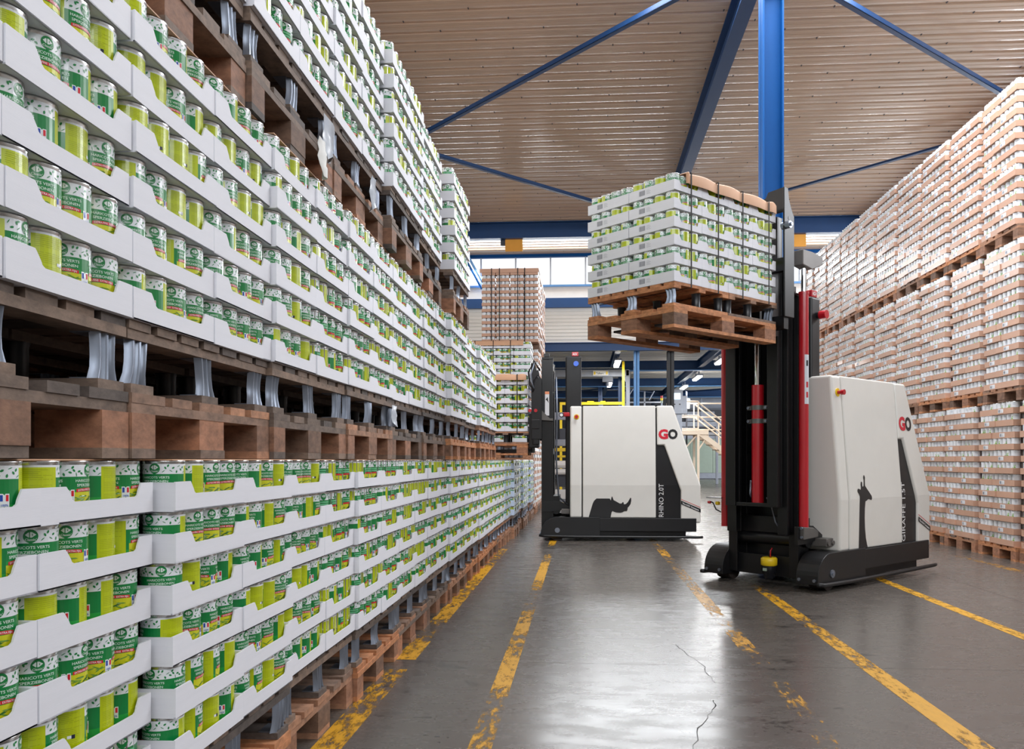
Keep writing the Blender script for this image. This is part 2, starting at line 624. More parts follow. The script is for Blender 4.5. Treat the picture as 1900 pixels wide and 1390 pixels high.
# roof deck: trapezoidal ribs run across the hall
ROOF = 6.43
dk = MB()
prof = []
per = 0.25
y = -8.0
while y < 22.0:
    prof += [(y, 0.0), (y + 0.052, 0.0), (y + 0.058, 0.004), (y + 0.068, 0.004), (y + 0.074, 0.0), (y + 0.128, 0.0), (y + 0.146, 0.0016),
             (y + 0.164, 0.0040), (y + 0.181, 0.0070), (y + 0.197, 0.0107), (y + 0.201, 0.022), (y + 0.226, 0.022), (y + 0.240, 0.0)]
    y += per
vv, fl = [], []
for yy, zz in prof:
    vv += [(-6.5, yy, ROOF + zz), (12.0, yy, ROOF + zz)]
for i in range(len(prof) - 1):
    fl.append((2 * i, 2 * i + 2, 2 * i + 3, 2 * i + 1))
dk.add(vv, fl)
dk.box(-6.5, 12, -8, 22.2, ROOF + .12, ROOF + .2)
ceil = dk.obj('ceiling', M['deck'])
tag(ceil, kind='structure')
fs = Join()
scr = MB().box(-.007, .007, -.026, .012, -.003, .006)
yy = -8.0 + 0.221
row = 0
while yy < 21.8:
    if yy > 4:
        for k in range(9):
            fs.put(scr, -3.5 + 1.3 * k + (row % 3) * .42, yy - .035, ROOF + .002)
    yy += per
    row += 1
tag(fs.obj('fastener', [M['dark_wall']], ceil), kind='stuff')


def ibeam(mb, p0, p1, h, w, tw=.012, tf=.018):
    """rolled section along X or Y: p0, p1 at the underside"""
    x0, y0, z = p0
    x1, y1, _ = p1
    if abs(x1 - x0) > abs(y1 - y0):
        mb.box(x0, x1, y0 - w / 2, y0 + w / 2, z, z + tf)
        mb.box(x0, x1, y0 - w / 2, y0 + w / 2, z + h - tf, z + h)
        mb.box(x0, x1, y0 - tw / 2, y0 + tw / 2, z + tf, z + h - tf)
    else:
        mb.box(x0 - w / 2, x0 + w / 2, y0, y1, z, z + tf)
        mb.box(x0 - w / 2, x0 + w / 2, y0, y1, z + h - tf, z + h)
        mb.box(x0 - tw / 2, x0 + tw / 2, y0, y1, z + tf, z + h - tf)
    return mb


COLX, COLY = 1.83, 8.25
o = ibeam(MB(), (COLX, -8, ROOF - .35), (COLX, 18.85, ROOF - .35), .34, .17).obj('roof_beam', M['navy'])
tag(o, kind='structure')
o = ibeam(MB(), (-6.5, 18.95, ROOF - .38), (12, 18.95, ROOF - .38), .37, .2).obj('roof_beam', M['navy'])
tag(o, kind='structure')
for xb in (-3.32, 6.95):
    o = ibeam(MB(), (xb, -7.9, ROOF - .35), (xb, 18.85, ROOF - .35), .34, .17).obj('roof_beam', M['navy'])
    tag(o, kind='structure')
# bright blue column: I section with stiffeners
col = MB()
cwid = .20
col.box(COLX - cwid / 2, COLX - cwid / 2 + .016, COLY - cwid / 2, COLY + cwid / 2, 0, ROOF - .35)
col.box(COLX + cwid / 2 - .016, COLX + cwid / 2, COLY - cwid / 2, COLY + cwid / 2, 0, ROOF - .35)
col.box(COLX - cwid / 2, COLX + cwid / 2, COLY - .006, COLY + .006, 0, ROOF - .35)
for z in (5.55, 2.2):
    col.box(COLX - cwid / 2 + .016, COLX + cwid / 2 - .016, COLY - cwid / 2 + .01, COLY + cwid / 2 - .01, z, z + .014)
col.box(COLX - .15, COLX + .15, COLY - .15, COLY + .15, 0, .02)
co = col.obj('column', M['blue'])
tag(co, kind='structure')
# roof bracing: angle bars between the beam nodes
for p, q in (((-3.25, 13.92), (1.75, 8.75)), ((-3.3, 13.25), (1.75, 18.4)), ((1.9, 8.75), (6.9, 13.1)), ((6.9, 13.2), (1.9, 18.5))):
    d = Vector((q[0] - p[0], q[1] - p[1], 0)).normalized()
    nrm = Vector((-d.y, d.x, 0)) * .035
    mb = MB()
    z = ROOF - .24
    for a, b, zz in ((-1, 1, (0, .008)), (-1, -.78, (0, .06))):
        pts = [Vector((p[0], p[1], z)) + nrm * a, Vector((q[0], q[1], z)) + nrm * a, Vector((q[0], q[1], z)) + nrm * b, Vector((p[0], p[1], z)) + nrm * b]
        mb.add([tuple(t + Vector((0, 0, zz[0]))) for t in pts] + [tuple(t + Vector((0, 0, zz[1]))) for t in pts],
               [(0, 3, 2, 1), (4, 5, 6, 7), (0, 1, 5, 4), (1, 2, 6, 5), (2, 3, 7, 6), (3, 0, 4, 7)])
    o = mb.obj('roof_brace', M['navy'])
    tag(o, kind='structure')

# side walls, end window band
o = MB().box(-6.5, 12, -8.1, -7.9, 0, 6.6).obj('wall_front', M['wall'])
tag(o, kind='structure')
o = MB().box(-6.7, -6.5, -8, 50, 0, 6.6).obj('wall_left', M['wall'])
tag(o, kind='structure')
o = MB().box(12.0, 12.2, -8, 22.1, 0, 4.9).obj('wall_right', M['wall'])
tag(o, kind='structure')

WY = 22.0
wb = empty('wall_back')
tag(wb, kind='structure')
MB().box(-6.5, 12, WY, WY + .12, 5.27, 5.6).obj('upper_panel', M['wall'], wb)
MB().box(-6.5, 12, WY - .1, WY + .1, 5.02, 5.27).obj('upper_rail', M['blue'] if False else M['navy'], wb)
rb = MB()
z = 4.1
pr = []
while z < 5.02:
    pr += [(z, 0), (z + .05, 0), (z + .062, .02), (z + .085, .02)]
    z += .0925
vv, fl = [], []
for zz, d in pr:
    vv += [(-6.5, WY + d, zz), (12, WY + d, zz)]
for i in range(len(pr) - 1):
    fl.append((2 * i, 2 * i + 1, 2 * i + 3, 2 * i + 2))
rb.add(vv, fl)
rb.obj('ribbed_sheet', M['deck_white'], wb)
ibeam(MB(), (-6.5, WY, 3.88), (12, WY, 3.88), .22, .2).box(-6.5, 12, WY - .02, WY + .02, 3.9, 4.1).obj('lintel_beam', M['navy'], wb)
MB().box(-6.5, 12, WY - .06, WY + .06, 6.36, 6.44).obj('head_rail', M['blue'], wb)
win = empty('window_1', (0, 0, 0))
tag(win, kind='structure')
MB().box(-6.5, 12, WY - .05, WY + .09, 5.58, 5.63).obj('window_sill', M['light_blue'], win)
x = -6.35
while x < 12:
    MB().box(x - .02, x + .02, WY - .02, WY + .05, 5.63, 6.37).obj('mullion', M['window_frame'], win)
    MB().box(x + .02, x + .90, WY + .01, WY + .02, 5.63, 6.37).obj('pane', M['glass'], win)
    x += .92
# diagonal struts in front of the end window
for dx in (0, .11):
    o = MB().tube((-3.12 + dx, WY - .25, 6.42), (-2.62 + dx, WY - .25, 5.5), .03, 8).obj('wall_brace', M['blue'] if dx == 0 else M['light_blue'])
    tag(o, kind='structure')

# hanging orange boards under the far roof beam
for x, lab in ((-1.55, 'orange board hanging under the far roof beam above the brown stack'), (4.78, 'orange board hanging under the far roof beam beside the lift carriage')):
    t = empty('hanging_board', (x, 19.0, 5.78))
    tag(t, lab, 'board', 'orange boards under the roof beam')
    MB().box(-.2, .2, -.012, .012, 0, .285).obj('panel', M['orange_sign'], t, .004)
    MB().tube((-.16, 0, .285), (-.16, 0, .34), .008, 6).tube((.16, 0, .285), (.16, 0, .34), .008, 6).obj('hanger', M['steel'], t)
o = MB().box(-1.86, -1.68, 19.02, 19.1, 5.93, 6.05).box(-1.80, -1.74, 19.03, 19.09, 6.05, 6.06).obj('junction_box', M['dark_machine'], bevel=.006)
tag(o, 'dark grey junction box on the far roof beam beside the orange board', 'box')

# ------------------------------------------------------------------ the production hall behind
c2 = MB()
pr = []
y = 22.2
while y < 47:
    pr += [(y, 4.42), (y + .5, 4.42), (y + .52, 4.45), (y + .6, 4.45)]
    y += .62
vv, fl = [], []
for yy, zz in pr:
    vv += [(-6.5, yy, zz), (14, yy, zz)]
for i in range(len(pr) - 1):
    fl.append((2 * i, 2 * i + 2, 2 * i + 3, 2 * i + 1))
c2.add(vv, fl)
c2.box(-6.5, 14, 22.1, 48, 4.6, 4.7)
tag(c2.obj('ceiling', M['deck_white']), kind='structure')
for yb in (27.3, 33.2, 39.0):
    r = empty('roof_beam')
    tag(r, kind='structure')
    ibeam(MB(), (-6.5, yb, 3.93), (14, yb, 3.93), .3, .18).obj('web', M['navy'], r)
    MB().box(-6.5, 14, yb - .10, yb + .10, 3.905, 3.93).obj('lower_flange', M['light_blue'], r)
for xb in (3.78, 0.98):
    o = ibeam(MB(), (xb, 22.1, 3.98), (xb, 46, 3.98), .26, .16).obj('roof_beam', M['navy'])
    tag(o, kind='structure')
for p, q in (((-1.5, 33.4), (3.7, 38.9)), ((-1.5, 38.9), (3.7, 33.4)), ((3.9, 33.4), (9.5, 38.9)), ((3.9, 38.9), (9.5, 33.4))):
    o = MB().tube((p[0], p[1], 4.1), (q[0], q[1], 4.1), .035, 6).obj('roof_brace', M['navy'])
    tag(o, kind='structure')
li = 0
for x, y, lab in ((3.92, 23.9, 'lit tube lamp on the slanting blue beam, first from the lintel'), (3.92, 28.8, 'lit tube lamp on the slanting blue beam, second from the lintel'),
                  (3.92, 32.6, 'lit tube lamp on the slanting blue beam, third from the lintel'),
                  (1.02, 24.4, 'lit tube lamp above the grey gantry, nearer one'), (1.02, 31.2, 'lit tube lamp under the grey gantry, farther one')):
    t = empty('tube_lamp', (x, y, 3.78))
    tag(t, lab, 'lamp', 'tube lamps of the production hall')
    MB().box(-.09, .09, -.75, .75, .05, .10).box(-.02, .02, -.4, -.36, .1, .22).box(-.02, .02, .36, .4, .1, .22).obj('housing', M['machine'], t)
    MB().box(-.07, .07, -.72, .72, .0, .05).obj('tube', M['lamp'], t, .012)
    d = bpy.data.lights.new('tube_light', 'AREA')
    d.shape = 'RECTANGLE'
    d.size, d.size_y, d.energy = .14, 1.4, 60
    lo = bpy.data.objects.new('tube_light', d)
    C.objects.link(lo)
    lo.parent = t
    lo.location = (0, 0, -.02)
o = MB().box(-6.5, 14, 47.0, 47.2, 0, 4.6).obj('wall_back', M['dark_wall'])
tag(o, kind='structure')
o = MB().box(14, 14.2, 22, 47, 0, 4.6).obj('wall_right', M['dark_wall'])
tag(o, kind='structure')
# columns at the opening
for nm, x, y, w, m in (('column', 1.44, 22.3, .145, 'light_blue'), ('column', 2.33, 22.3, .18, 'agv_black'), ('column', 1.22, 26.6, .15, 'navy'),
                       ('column', .72, 33.2, .16, 'navy')):
    mb = MB()
    mb.box(x - w / 2, x + w / 2, y - w / 2, y - w / 2 + .014, 0, 3.9)
    mb.box(x - w / 2, x + w / 2, y + w / 2 - .014, y + w / 2, 0, 3.9)
    mb.box(x - .008, x + .008, y - w / 2, y + w / 2, 0, 3.9)
    mb.box(x - w / 2 - .05, x + w / 2 + .05, y - w / 2 - .05, y + w / 2 + .05, 0, .02)
    o = mb.obj(nm, M[m])
    tag(o, kind='structure')

# pale green panel wall
t = empty('panel_partition', (0, 45.4, 0))
tag(t, 'pale green panel partition behind the cream stair', 'partition')
for k in range(10):
    MB().box(1.0 + k * 1.2, 2.19 + k * 1.2, -.04, .04, .32, 2.15).obj('panel', M['green_panel'], t, .006)
MB().box(1.0, 13, -.06, .06, .02, .31).obj('kick_rail', M['machine'], t)
MB().box(1.0, 13, -.05, .05, 2.15, 2.24).obj('top_rail', M['machine'], t)

# cream steel stair and landing
SY = 31.6
st = empty('steel_stair', (3.72, SY, 0))
tag(st, 'cream steel stair with landing and handrails behind the white vehicle', 'stair')
PZ = 2.13
MB().box(-.45, 1.0, 0, 1.3, PZ - .16, PZ).obj('landing', M['cream'], st)
for px, py in ((.05, .15), (.62, .05), (.62, 1.2), (-.4, 1.2)):
    MB().box(px - .045, px + .045, py - .045, py + .045, 0, PZ - .16).obj('post', M['cream'], st)
MB().tube((.05, .12, 1.35), (.6, .12, PZ - .16), .03, 6).obj('brace', M['cream'], st)
MB().tube((1.0, .12, 1.95), (.6, .12, 1.35), .03, 6).obj('brace', M['cream'], st)


def stair_line(x):
    return PZ - (x - .62) * .80


NST = 11
for k in range(NST):
    x = .72 + k * .235
    MB().box(x - .13, x + .13, .12, 1.1, stair_line(x) - .10, stair_line(x) - .07).obj('tread', M['cream'], st)
for yy in (.08, 1.12):
    MB().prism([(.55, stair_line(.55) - .18), (3.28, .0), (3.28, .17), (.62, stair_line(.62) + .06)], yy - .03, yy + .03, 'y').obj('stringer', M['cream'], st)
for yy in (.08, 1.12):
    mb = MB()
    for h in (1.05, .55):
        mb.tube((.62, yy, PZ + h), (3.2, yy, stair_line(3.2) + h), .028, 6)
    for x in (1.55, 2.4, 3.15):
        mb.tube((x, yy, stair_line(x)), (x, yy, stair_line(x) + 1.05), .024, 6)
    mb.obj('handrail', M['cream'], st)
mb = MB()
for h in (.06, .55, 1.08):
    mb.tube((-.42, .05, PZ + h), (.62, .05, PZ + h), .028, 6)
    mb.tube((-.42, 1.25, PZ + h), (6.5, 1.25, PZ + h), .028, 6)
    mb.tube((-.42, .05, PZ + h), (-.42, 1.25, PZ + h), .028, 6)
for x, yy in ((-.42, .05), (-.25, .05), (.62, .05), (-.42, 1.25), (.62, 1.25), (2.0, 1.25), (3.4, 1.25), (4.8, 1.25), (6.4, 1.25)):
    mb.tube((x, yy, PZ), (x, yy, PZ + 1.08), .026, 6)
mb.obj('guard_rail', M['cream'], st)
MB().box(1.0, 6.5, 1.2, 2.6, PZ - .14, PZ - .04).obj('walkway', M['machine'], st)

# grey gantry with sign, yellow guard frame
g = empty('palletiser_gantry', (0, 26.0, 0))
tag(g, 'grey machine gantry with white sign seen over the white vehicle', 'gantry')
MB().box(-1.2, 1.44, -.08, .08, 3.62, 3.80).box(-1.2, 1.44, -.1, .1, 3.60, 3.625).box(-1.2, 1.44, -.1, .1, 3.79, 3.81).obj('beam', M['machine'], g)
MB().box(1.36, 1.47, -.08, .08, 0, 3.80).prism([(1.2, 3.62), (1.37, 3.40), (1.37, 3.62)], -.06, .06, 'y').obj('post', M['machine'], g)
MB().box(-1.3, -1.19, -.08, .08, 0, 3.80).obj('post', M['machine'], g)
MB().tube((-1.2, -.1, 3.86), (1.3, -.1, 3.86), .025, 8).obj('conduit', M['steel'], g)
MB().box(.62, .95, -.16, .02, 3.42, 3.60).tube((.78, -.12, 3.30), (.78, -.12, 3.42), .05, 8).obj('drive_motor', M['dark_machine'], g, .01)
sg = MB().box(.34, .81, -.125, -.105, 3.63, 3.775).obj('sign_plate', M['white_plate'], g)
mb = MB()
mb.box(.36, .415, -.128, -.125, 3.655, 3.75, 0)
mb.box(.735, .79, -.128, -.125, 3.655, 3.75, 0)
mb.obj('yellow_field', M['yellow'], sg)
pts, tri = text_tris('Talbars', .085, .01)
mb = MB()
mb.add([(p[0] * .92 + .43, -.1275, p[1] + 3.665) for p in pts], tri)
mb.obj('sign_text', M['print_black'], sg)
f = empty('guard_frame', (0, 25.2, 0))
tag(f, 'yellow machine guard frame seen over the white vehicle', 'guard frame')
MB().box(1.2, 1.27, -.035, .035, 0, 3.98).obj('post', M['yellow'], f)
MB().box(-.6, 1.2, -.035, .035, 2.68, 2.76).box(.15, .35, -.04, .04, 2.76, 2.79).box(.55, .7, -.04, .04, 2.76, 2.79).obj('rail', M['yellow'], f)
MB().box(-.67, -.6, -.035, .035, 0, 2.76).obj('post', M['yellow'], f)


def machine(name, x, y, lab, specs, cat='machine'):
    r = empty(name, (x, y, 0))
    tag(r, lab, cat)
    for nm, m, boxes in specs:
        mb = MB()
        for bx in boxes:
            if len(bx) == 6:
                mb.box(*bx)
            else:
                mb.tube(bx[0], bx[1], bx[2], 10)
        mb.obj(nm, M[m], r, .008)
    return r


machine('conveyor_line', 4.6, 36.0, 'grey conveyor machinery on the mezzanine behind the cream handrail', [
    ('side_frame', 'machine', [(-1.6, 6.0, -.5, -.4, 2.42, 2.62), (-1.6, 6.0, .4, .5, 2.42, 2.62), (-1.6, 6, -.45, -.38, 1.9, 2.05)]),
    ('support_leg', 'machine', [(-1.2, -1.1, -.5, -.4, 0, 2.45), (1.0, 1.1, -.5, -.4, 0, 2.45), (3.2, 3.3, -.5, -.4, 0, 2.45), (5.2, 5.3, -.5, -.4, 0, 2.45)]),
    ('housing', 'machine', [(-.2, .95, -.45, .4, 2.65, 3.05), (1.3, 1.9, -.45, .4, 2.65, 2.95)]),
    ('housing', 'dark_machine', [(-1.4, -.5, -.35, .35, 2.62, 3.0), (2.2, 3.6, -.3, .4, 2.62, 3.1)]),
    ('drum', 'machine', [((-.3, .9, 3.45), (2.6, .9, 3.45), .26), ((3.0, .9, 3.40), (4.8, .9, 3.40), .24)]),
    ('pipe', 'steel', [((1.1, -.55, 2.5), (1.5, -.55, 3.3), .03), ((1.6, -.55, 2.6), (1.6, -.55, 3.45), .03), ((2.4, -.5, 2.5), (2.4, -.5, 3.5), .035),
                       ((-1.6, -.3, 3.62), (5.5, -.3, 3.62), .03), ((.4, -.5, 2.6), (.4, -.5, 3.6), .025)]),
])
machine('filling_machine', 1.9, 34.0, 'dark machinery with lamps and pipes behind the light blue column', [
    ('housing', 'dark_machine', [(-.5, .2, -.5, .5, 2.0, 2.95), (.35, 1.0, -.4, .4, 1.9, 2.7)]),
    ('frame', 'machine', [(-.9, 1.2, -.55, -.48, 3.28, 3.34), (-.2, -.14, -.55, -.48, 0, 3.75), (.55, .61, -.55, -.48, 0, 3.75), (-.9, 1.2, -.55, -.48, 1.95, 2.02)]),
    ('pipe', 'steel', [((-.8, -.6, 2.6), (-.35, -.6, 3.1), .03), ((.2, -.6, 2.5), (.75, -.6, 2.95), .03), ((-.1, -.6, 3.5), (.12, -.6, 3.85), .03), ((.75, -.6, 3.4), (.95, -.6, 3.75), .03)]),
    ('arm', 'dark_machine', [((.1, -.6, 2.6), (.85, -.6, 2.75), .07)]),
])
r = empty('control_cabinet', (3.58, 31.2, 0))
tag(r, 'light grey control cabinet with lit screen behind the dark column', 'control cabinet')
MB().box(-.26, .12, -.12, .12, 2.72, 3.62).box(.12, .28, -.08, .1, 2.72, 3.38).box(-.1, .1, -.05, .05, 0, 2.72).obj('housing', M['machine'], r, .012)
MB().box(-.22, .03, -.135, -.12, 3.25, 3.48).obj('screen', M['screen'], r, .006)
MB().box(-.2, -.15, -.13, -.12, 3.05, 3.09).box(-.02, .04, -.13, -.12, 3.05, 3.09).obj('button', M['print_black'], r)
r = empty('signal_tower', (2.92, 31.0, 0))
tag(r, 'small signal tower with red, yellow and green lights', 'signal lamp')
MB().tube((0, 0, 0), (0, 0, 3.12), .03, 8).obj('pole', M['steel'], r)
MB().box(-.07, .08, -.06, .06, 2.7, 3.02).obj('box', M['machine'], r, .01)
for k, m in enumerate(('green_panel', 'yellow', 'red')):
    MB().tube((0, 0, 3.12 + k * .09), (0, 0, 3.20 + k * .09), .05, 10).obj('light', M[m], r)
r = empty('notice_board', (4.08, 33.0, 0))
tag(r, 'small white notice on a dark post beside the control cabinet', 'notice')
MB().box(-.03, .03, 0, .05, 0, 3.7).obj('post', M['dark_machine'], r)
MB().box(-.26, .12, -.02, 0, 3.02, 3.42).obj('board', M['white_plate'], r)
machine('strapping_machine', -.72, 19.6, 'grey and yellow strapping machine seen through the vehicle mast', [
    ('frame', 'machine', [(.0, 1.2, -.3, -.2, 1.95, 2.12), (.0, .08, -.3, -.2, 0, 2.5), (1.1, 1.2, -.3, -.2, 0, 2.3), (0, 1.2, -.3, .3, .05, .12), (.1, 1.1, -.25, .3, 1.35, 1.5)]),
    ('roller', 'white_plate', [((.1, -.3, .92), (1.1, -.3, .92), .09), ((.1, -.3, .75), (1.1, -.3, .75), .07)]),
    ('guard', 'yellow', [(.1, .75, -.34, -.28, 1.22, 1.30), (.15, .8, -.34, -.28, 1.08, 1.13)]),
    ('drive', 'dark_machine', [(.15, .9, -.2, .3, .4, .68)]),
    ('drive', 'dark_machine', [(.2, .7, -.25, .1, 1.5, 1.75)]),
    ('cover', 'white_plate', [(.1, .95, -.32, -.26, .12, .34)]),
])

# ------------------------------------------------------------------ pallets
def part_mesh(key, mb, mats):
    return mb.mesh(key, mats if isinstance(mats, (list, tuple)) else [mats])


def pallet_parts(plank, block):
    """Euro pallet, 0.8 m front along x, 1.2 m deep along +y: [(name, mesh, offset)]"""
    L = []
    bb = {w: part_mesh('bottom_board', MB().box(-w / 2, w / 2, 0, 1.2, 0, .022), M[plank]) for w in (.10, .145)}
    db = {w: part_mesh('deck_board', MB().box(-w / 2, w / 2, 0, 1.2, 0, .022), M[plank]) for w in (.10, .145)}
    sb = part_mesh('stringer_board', MB().box(-.4, .4, -.0725, .0725, 0, .022), M[plank])
    bl = {w: part_mesh('block', MB().box(-w / 2, w / 2, -.0725, .0725, 0, .078), M[block]) for w in (.10, .145)}
    for x, w in ((-.35, .10), (0, .145), (.35, .10)):
        L.append(('bottom_board', bb[w], (x, 0, 0)))
        for yy in (.0725, .6, 1.1275):
            L.append(('block', bl[w], (x, yy, .022)))
    for yy in (.0725, .6, 1.1275):
        L.append(('stringer_board', sb, (0, yy, .1)))
    for x, w in ((-.3275, .145), (-.17, .10), (0, .145), (.17, .10), (.3275, .145)):
        L.append(('deck_board', db[w], (x, 0, .122)))
    return L


def steel_leg(bend=0.0, w=.084, h=.098, twist=0.0):
    """ribbed sheet-steel foot"""
    n = 16
    mb = MB()
    rows = []
    for k in range(5):
        t = k / 4
        z = h * t
        ww = w * (1.0 - .10 * math.sin(PI * t) + (.16 if k == 0 else 0))
        for i in range(n + 1):
            u = i / n
            d = .009 * math.cos(u * 2 * PI * 3)
            rows.append((-ww / 2 + ww * u + twist * (t - .5) + bend * .5 * math.sin(PI * t), -.02 + d + bend * math.sin(PI * t) * .6, z))
    fl = [(k * (n + 1) + i, k * (n + 1) + i + 1, (k + 1) * (n + 1) + i + 1, (k + 1) * (n + 1) + i) for k in range(4) for i in range(n)]
    mb.add(rows, fl, 0, (1, 1, 1), True)
    mb.box(-w / 2, w / 2, -.014, .03, 0, .003)
    mb.box(-w / 2, w / 2, -.014, .03, h - .003, h)
    return mb


def half_pallet_parts(plank):
    """half pallet with steel feet, 0.8 m front along x, 0.6 m deep"""
    L = []
    fb = part_mesh('foot_board', MB().box(-.048, .048, 0, .6, 0, .02), M[plank])
    bd = part_mesh('bearer_board', MB().box(-.4, .4, -.035, .035, 0, .022), M[plank])
    dbd = part_mesh('deck_board', MB().box(-.046, .046, 0, .6, 0, .02), M[plank])
    legs = [part_mesh('leg', steel_leg(*a), M['steel']) for a in ((0, ), (.012, ), (-.006, .084, .098, .012), (.004, .08, .098, -.016))]
    bleg = part_mesh('leg', MB().lathe([(.034, 0), (.03, .01), (.03, .088), (.034, .098)], 10), M['black_plastic'])
    for x in (-.345, 0, .345):
        L.append(('foot_board', fb, (x, 0, 0)))
        L.append(('leg', legs, (x, .035, .02)))
        L.append(('leg', bleg, (x, .3, .02)))
        L.append(('leg', bleg, (x, .55, .02)))
    for yy in (.035, .3, .565):
        L.append(('bearer_board', bd, (0, yy, .118)))
    for k in range(7):
        L.append(('deck_board', dbd, (-.354 + .118 * k, 0, .14)))
    return L


EURO = {k: pallet_parts(*v) for k, v in {'grey': ('dark_plank', 'block'), 'brown': ('plank', 'block'), 'orange': ('new_plank', 'block')}.items()}
HALF = {k: half_pallet_parts(v) for k, v in {'grey': 'dark_plank', 'brown': 'plank', 'orange': 'new_plank'}.items()}


def inst(parts, name, loc, rz, label, cat, group, jit=.004):
    r = empty(name, loc, rz)
    tag(r, label, cat, group)
    for nm, me, off in parts:
        if isinstance(me, list):
            me = random.choice(me)
        o = bpy.data.objects.new(nm, me)
        C.objects.link(o)
        o.parent = r
        # boards and blocks sit a few millimetres out of line
        j = (0 if abs(off[0]) > .3 else jit) if nm in ('deck_board', 'block', 'stringer_board', 'bearer_board', 'foot_board') else 0
        o.location = (off[0] + (random.uniform(-j, j) if off[0] else 0), off[1] + random.uniform(-j, j), off[2])
    return r


EUJ = MB()
for nm, me, off in EURO['brown']:
    V = np.empty(len(me.vertices) * 3, dtype=np.float32)
    me.vertices.foreach_get('co', V)
    V = V.reshape(-1, 3) + np.array(off, dtype=np.float32)
    EUJ.add([tuple(p) for p in V], [tuple(p.vertices) for p in me.polygons])
me_euj = EUJ.mesh('euro_pallet', [M['plank']])
HAJ = MB()
for nm, me, off in HALF['brown']:
    m0 = me[0] if isinstance(me, list) else me
    V = np.empty(len(m0.vertices) * 3, dtype=np.float32)
    m0.vertices.foreach_get('co', V)
    V = V.reshape(-1, 3) + np.array(off, dtype=np.float32)
    HAJ.add([tuple(p) for p in V], [tuple(p.vertices) for p in m0.polygons], 1 if nm == 'leg' else 0)
me_haj = HAJ.mesh('half_pallet', [M['plank'], M['steel']])



# ------------------------------------------------------------------ cans
R_CAN, H_CAN = .0475, .1165
G_DARK, G_MID, G_LEAF = lin(0, 128, 60), lin(16, 152, 66), lin(20, 132, 66)
LIME, WHITE, REDC = lin(188, 202, 10), lin(232, 236, 240), lin(212, 22, 42)
YEL, BEAN1, BEAN2 = lin(206, 206, 30), lin(48, 104, 34), lin(104, 152, 50)


def can_body(n, r=R_CAN, h=H_CAN):
    return MB().lathe([(0, .003), (.0440, .003), (.0466, 0), (.0478, .002), (.0468, .005), (.0468, h - .006), (.0481, h - .003),
                       (.0476, h), (.0452, h - .0006), (.0440, h - .005), (0, h - .005)], n)


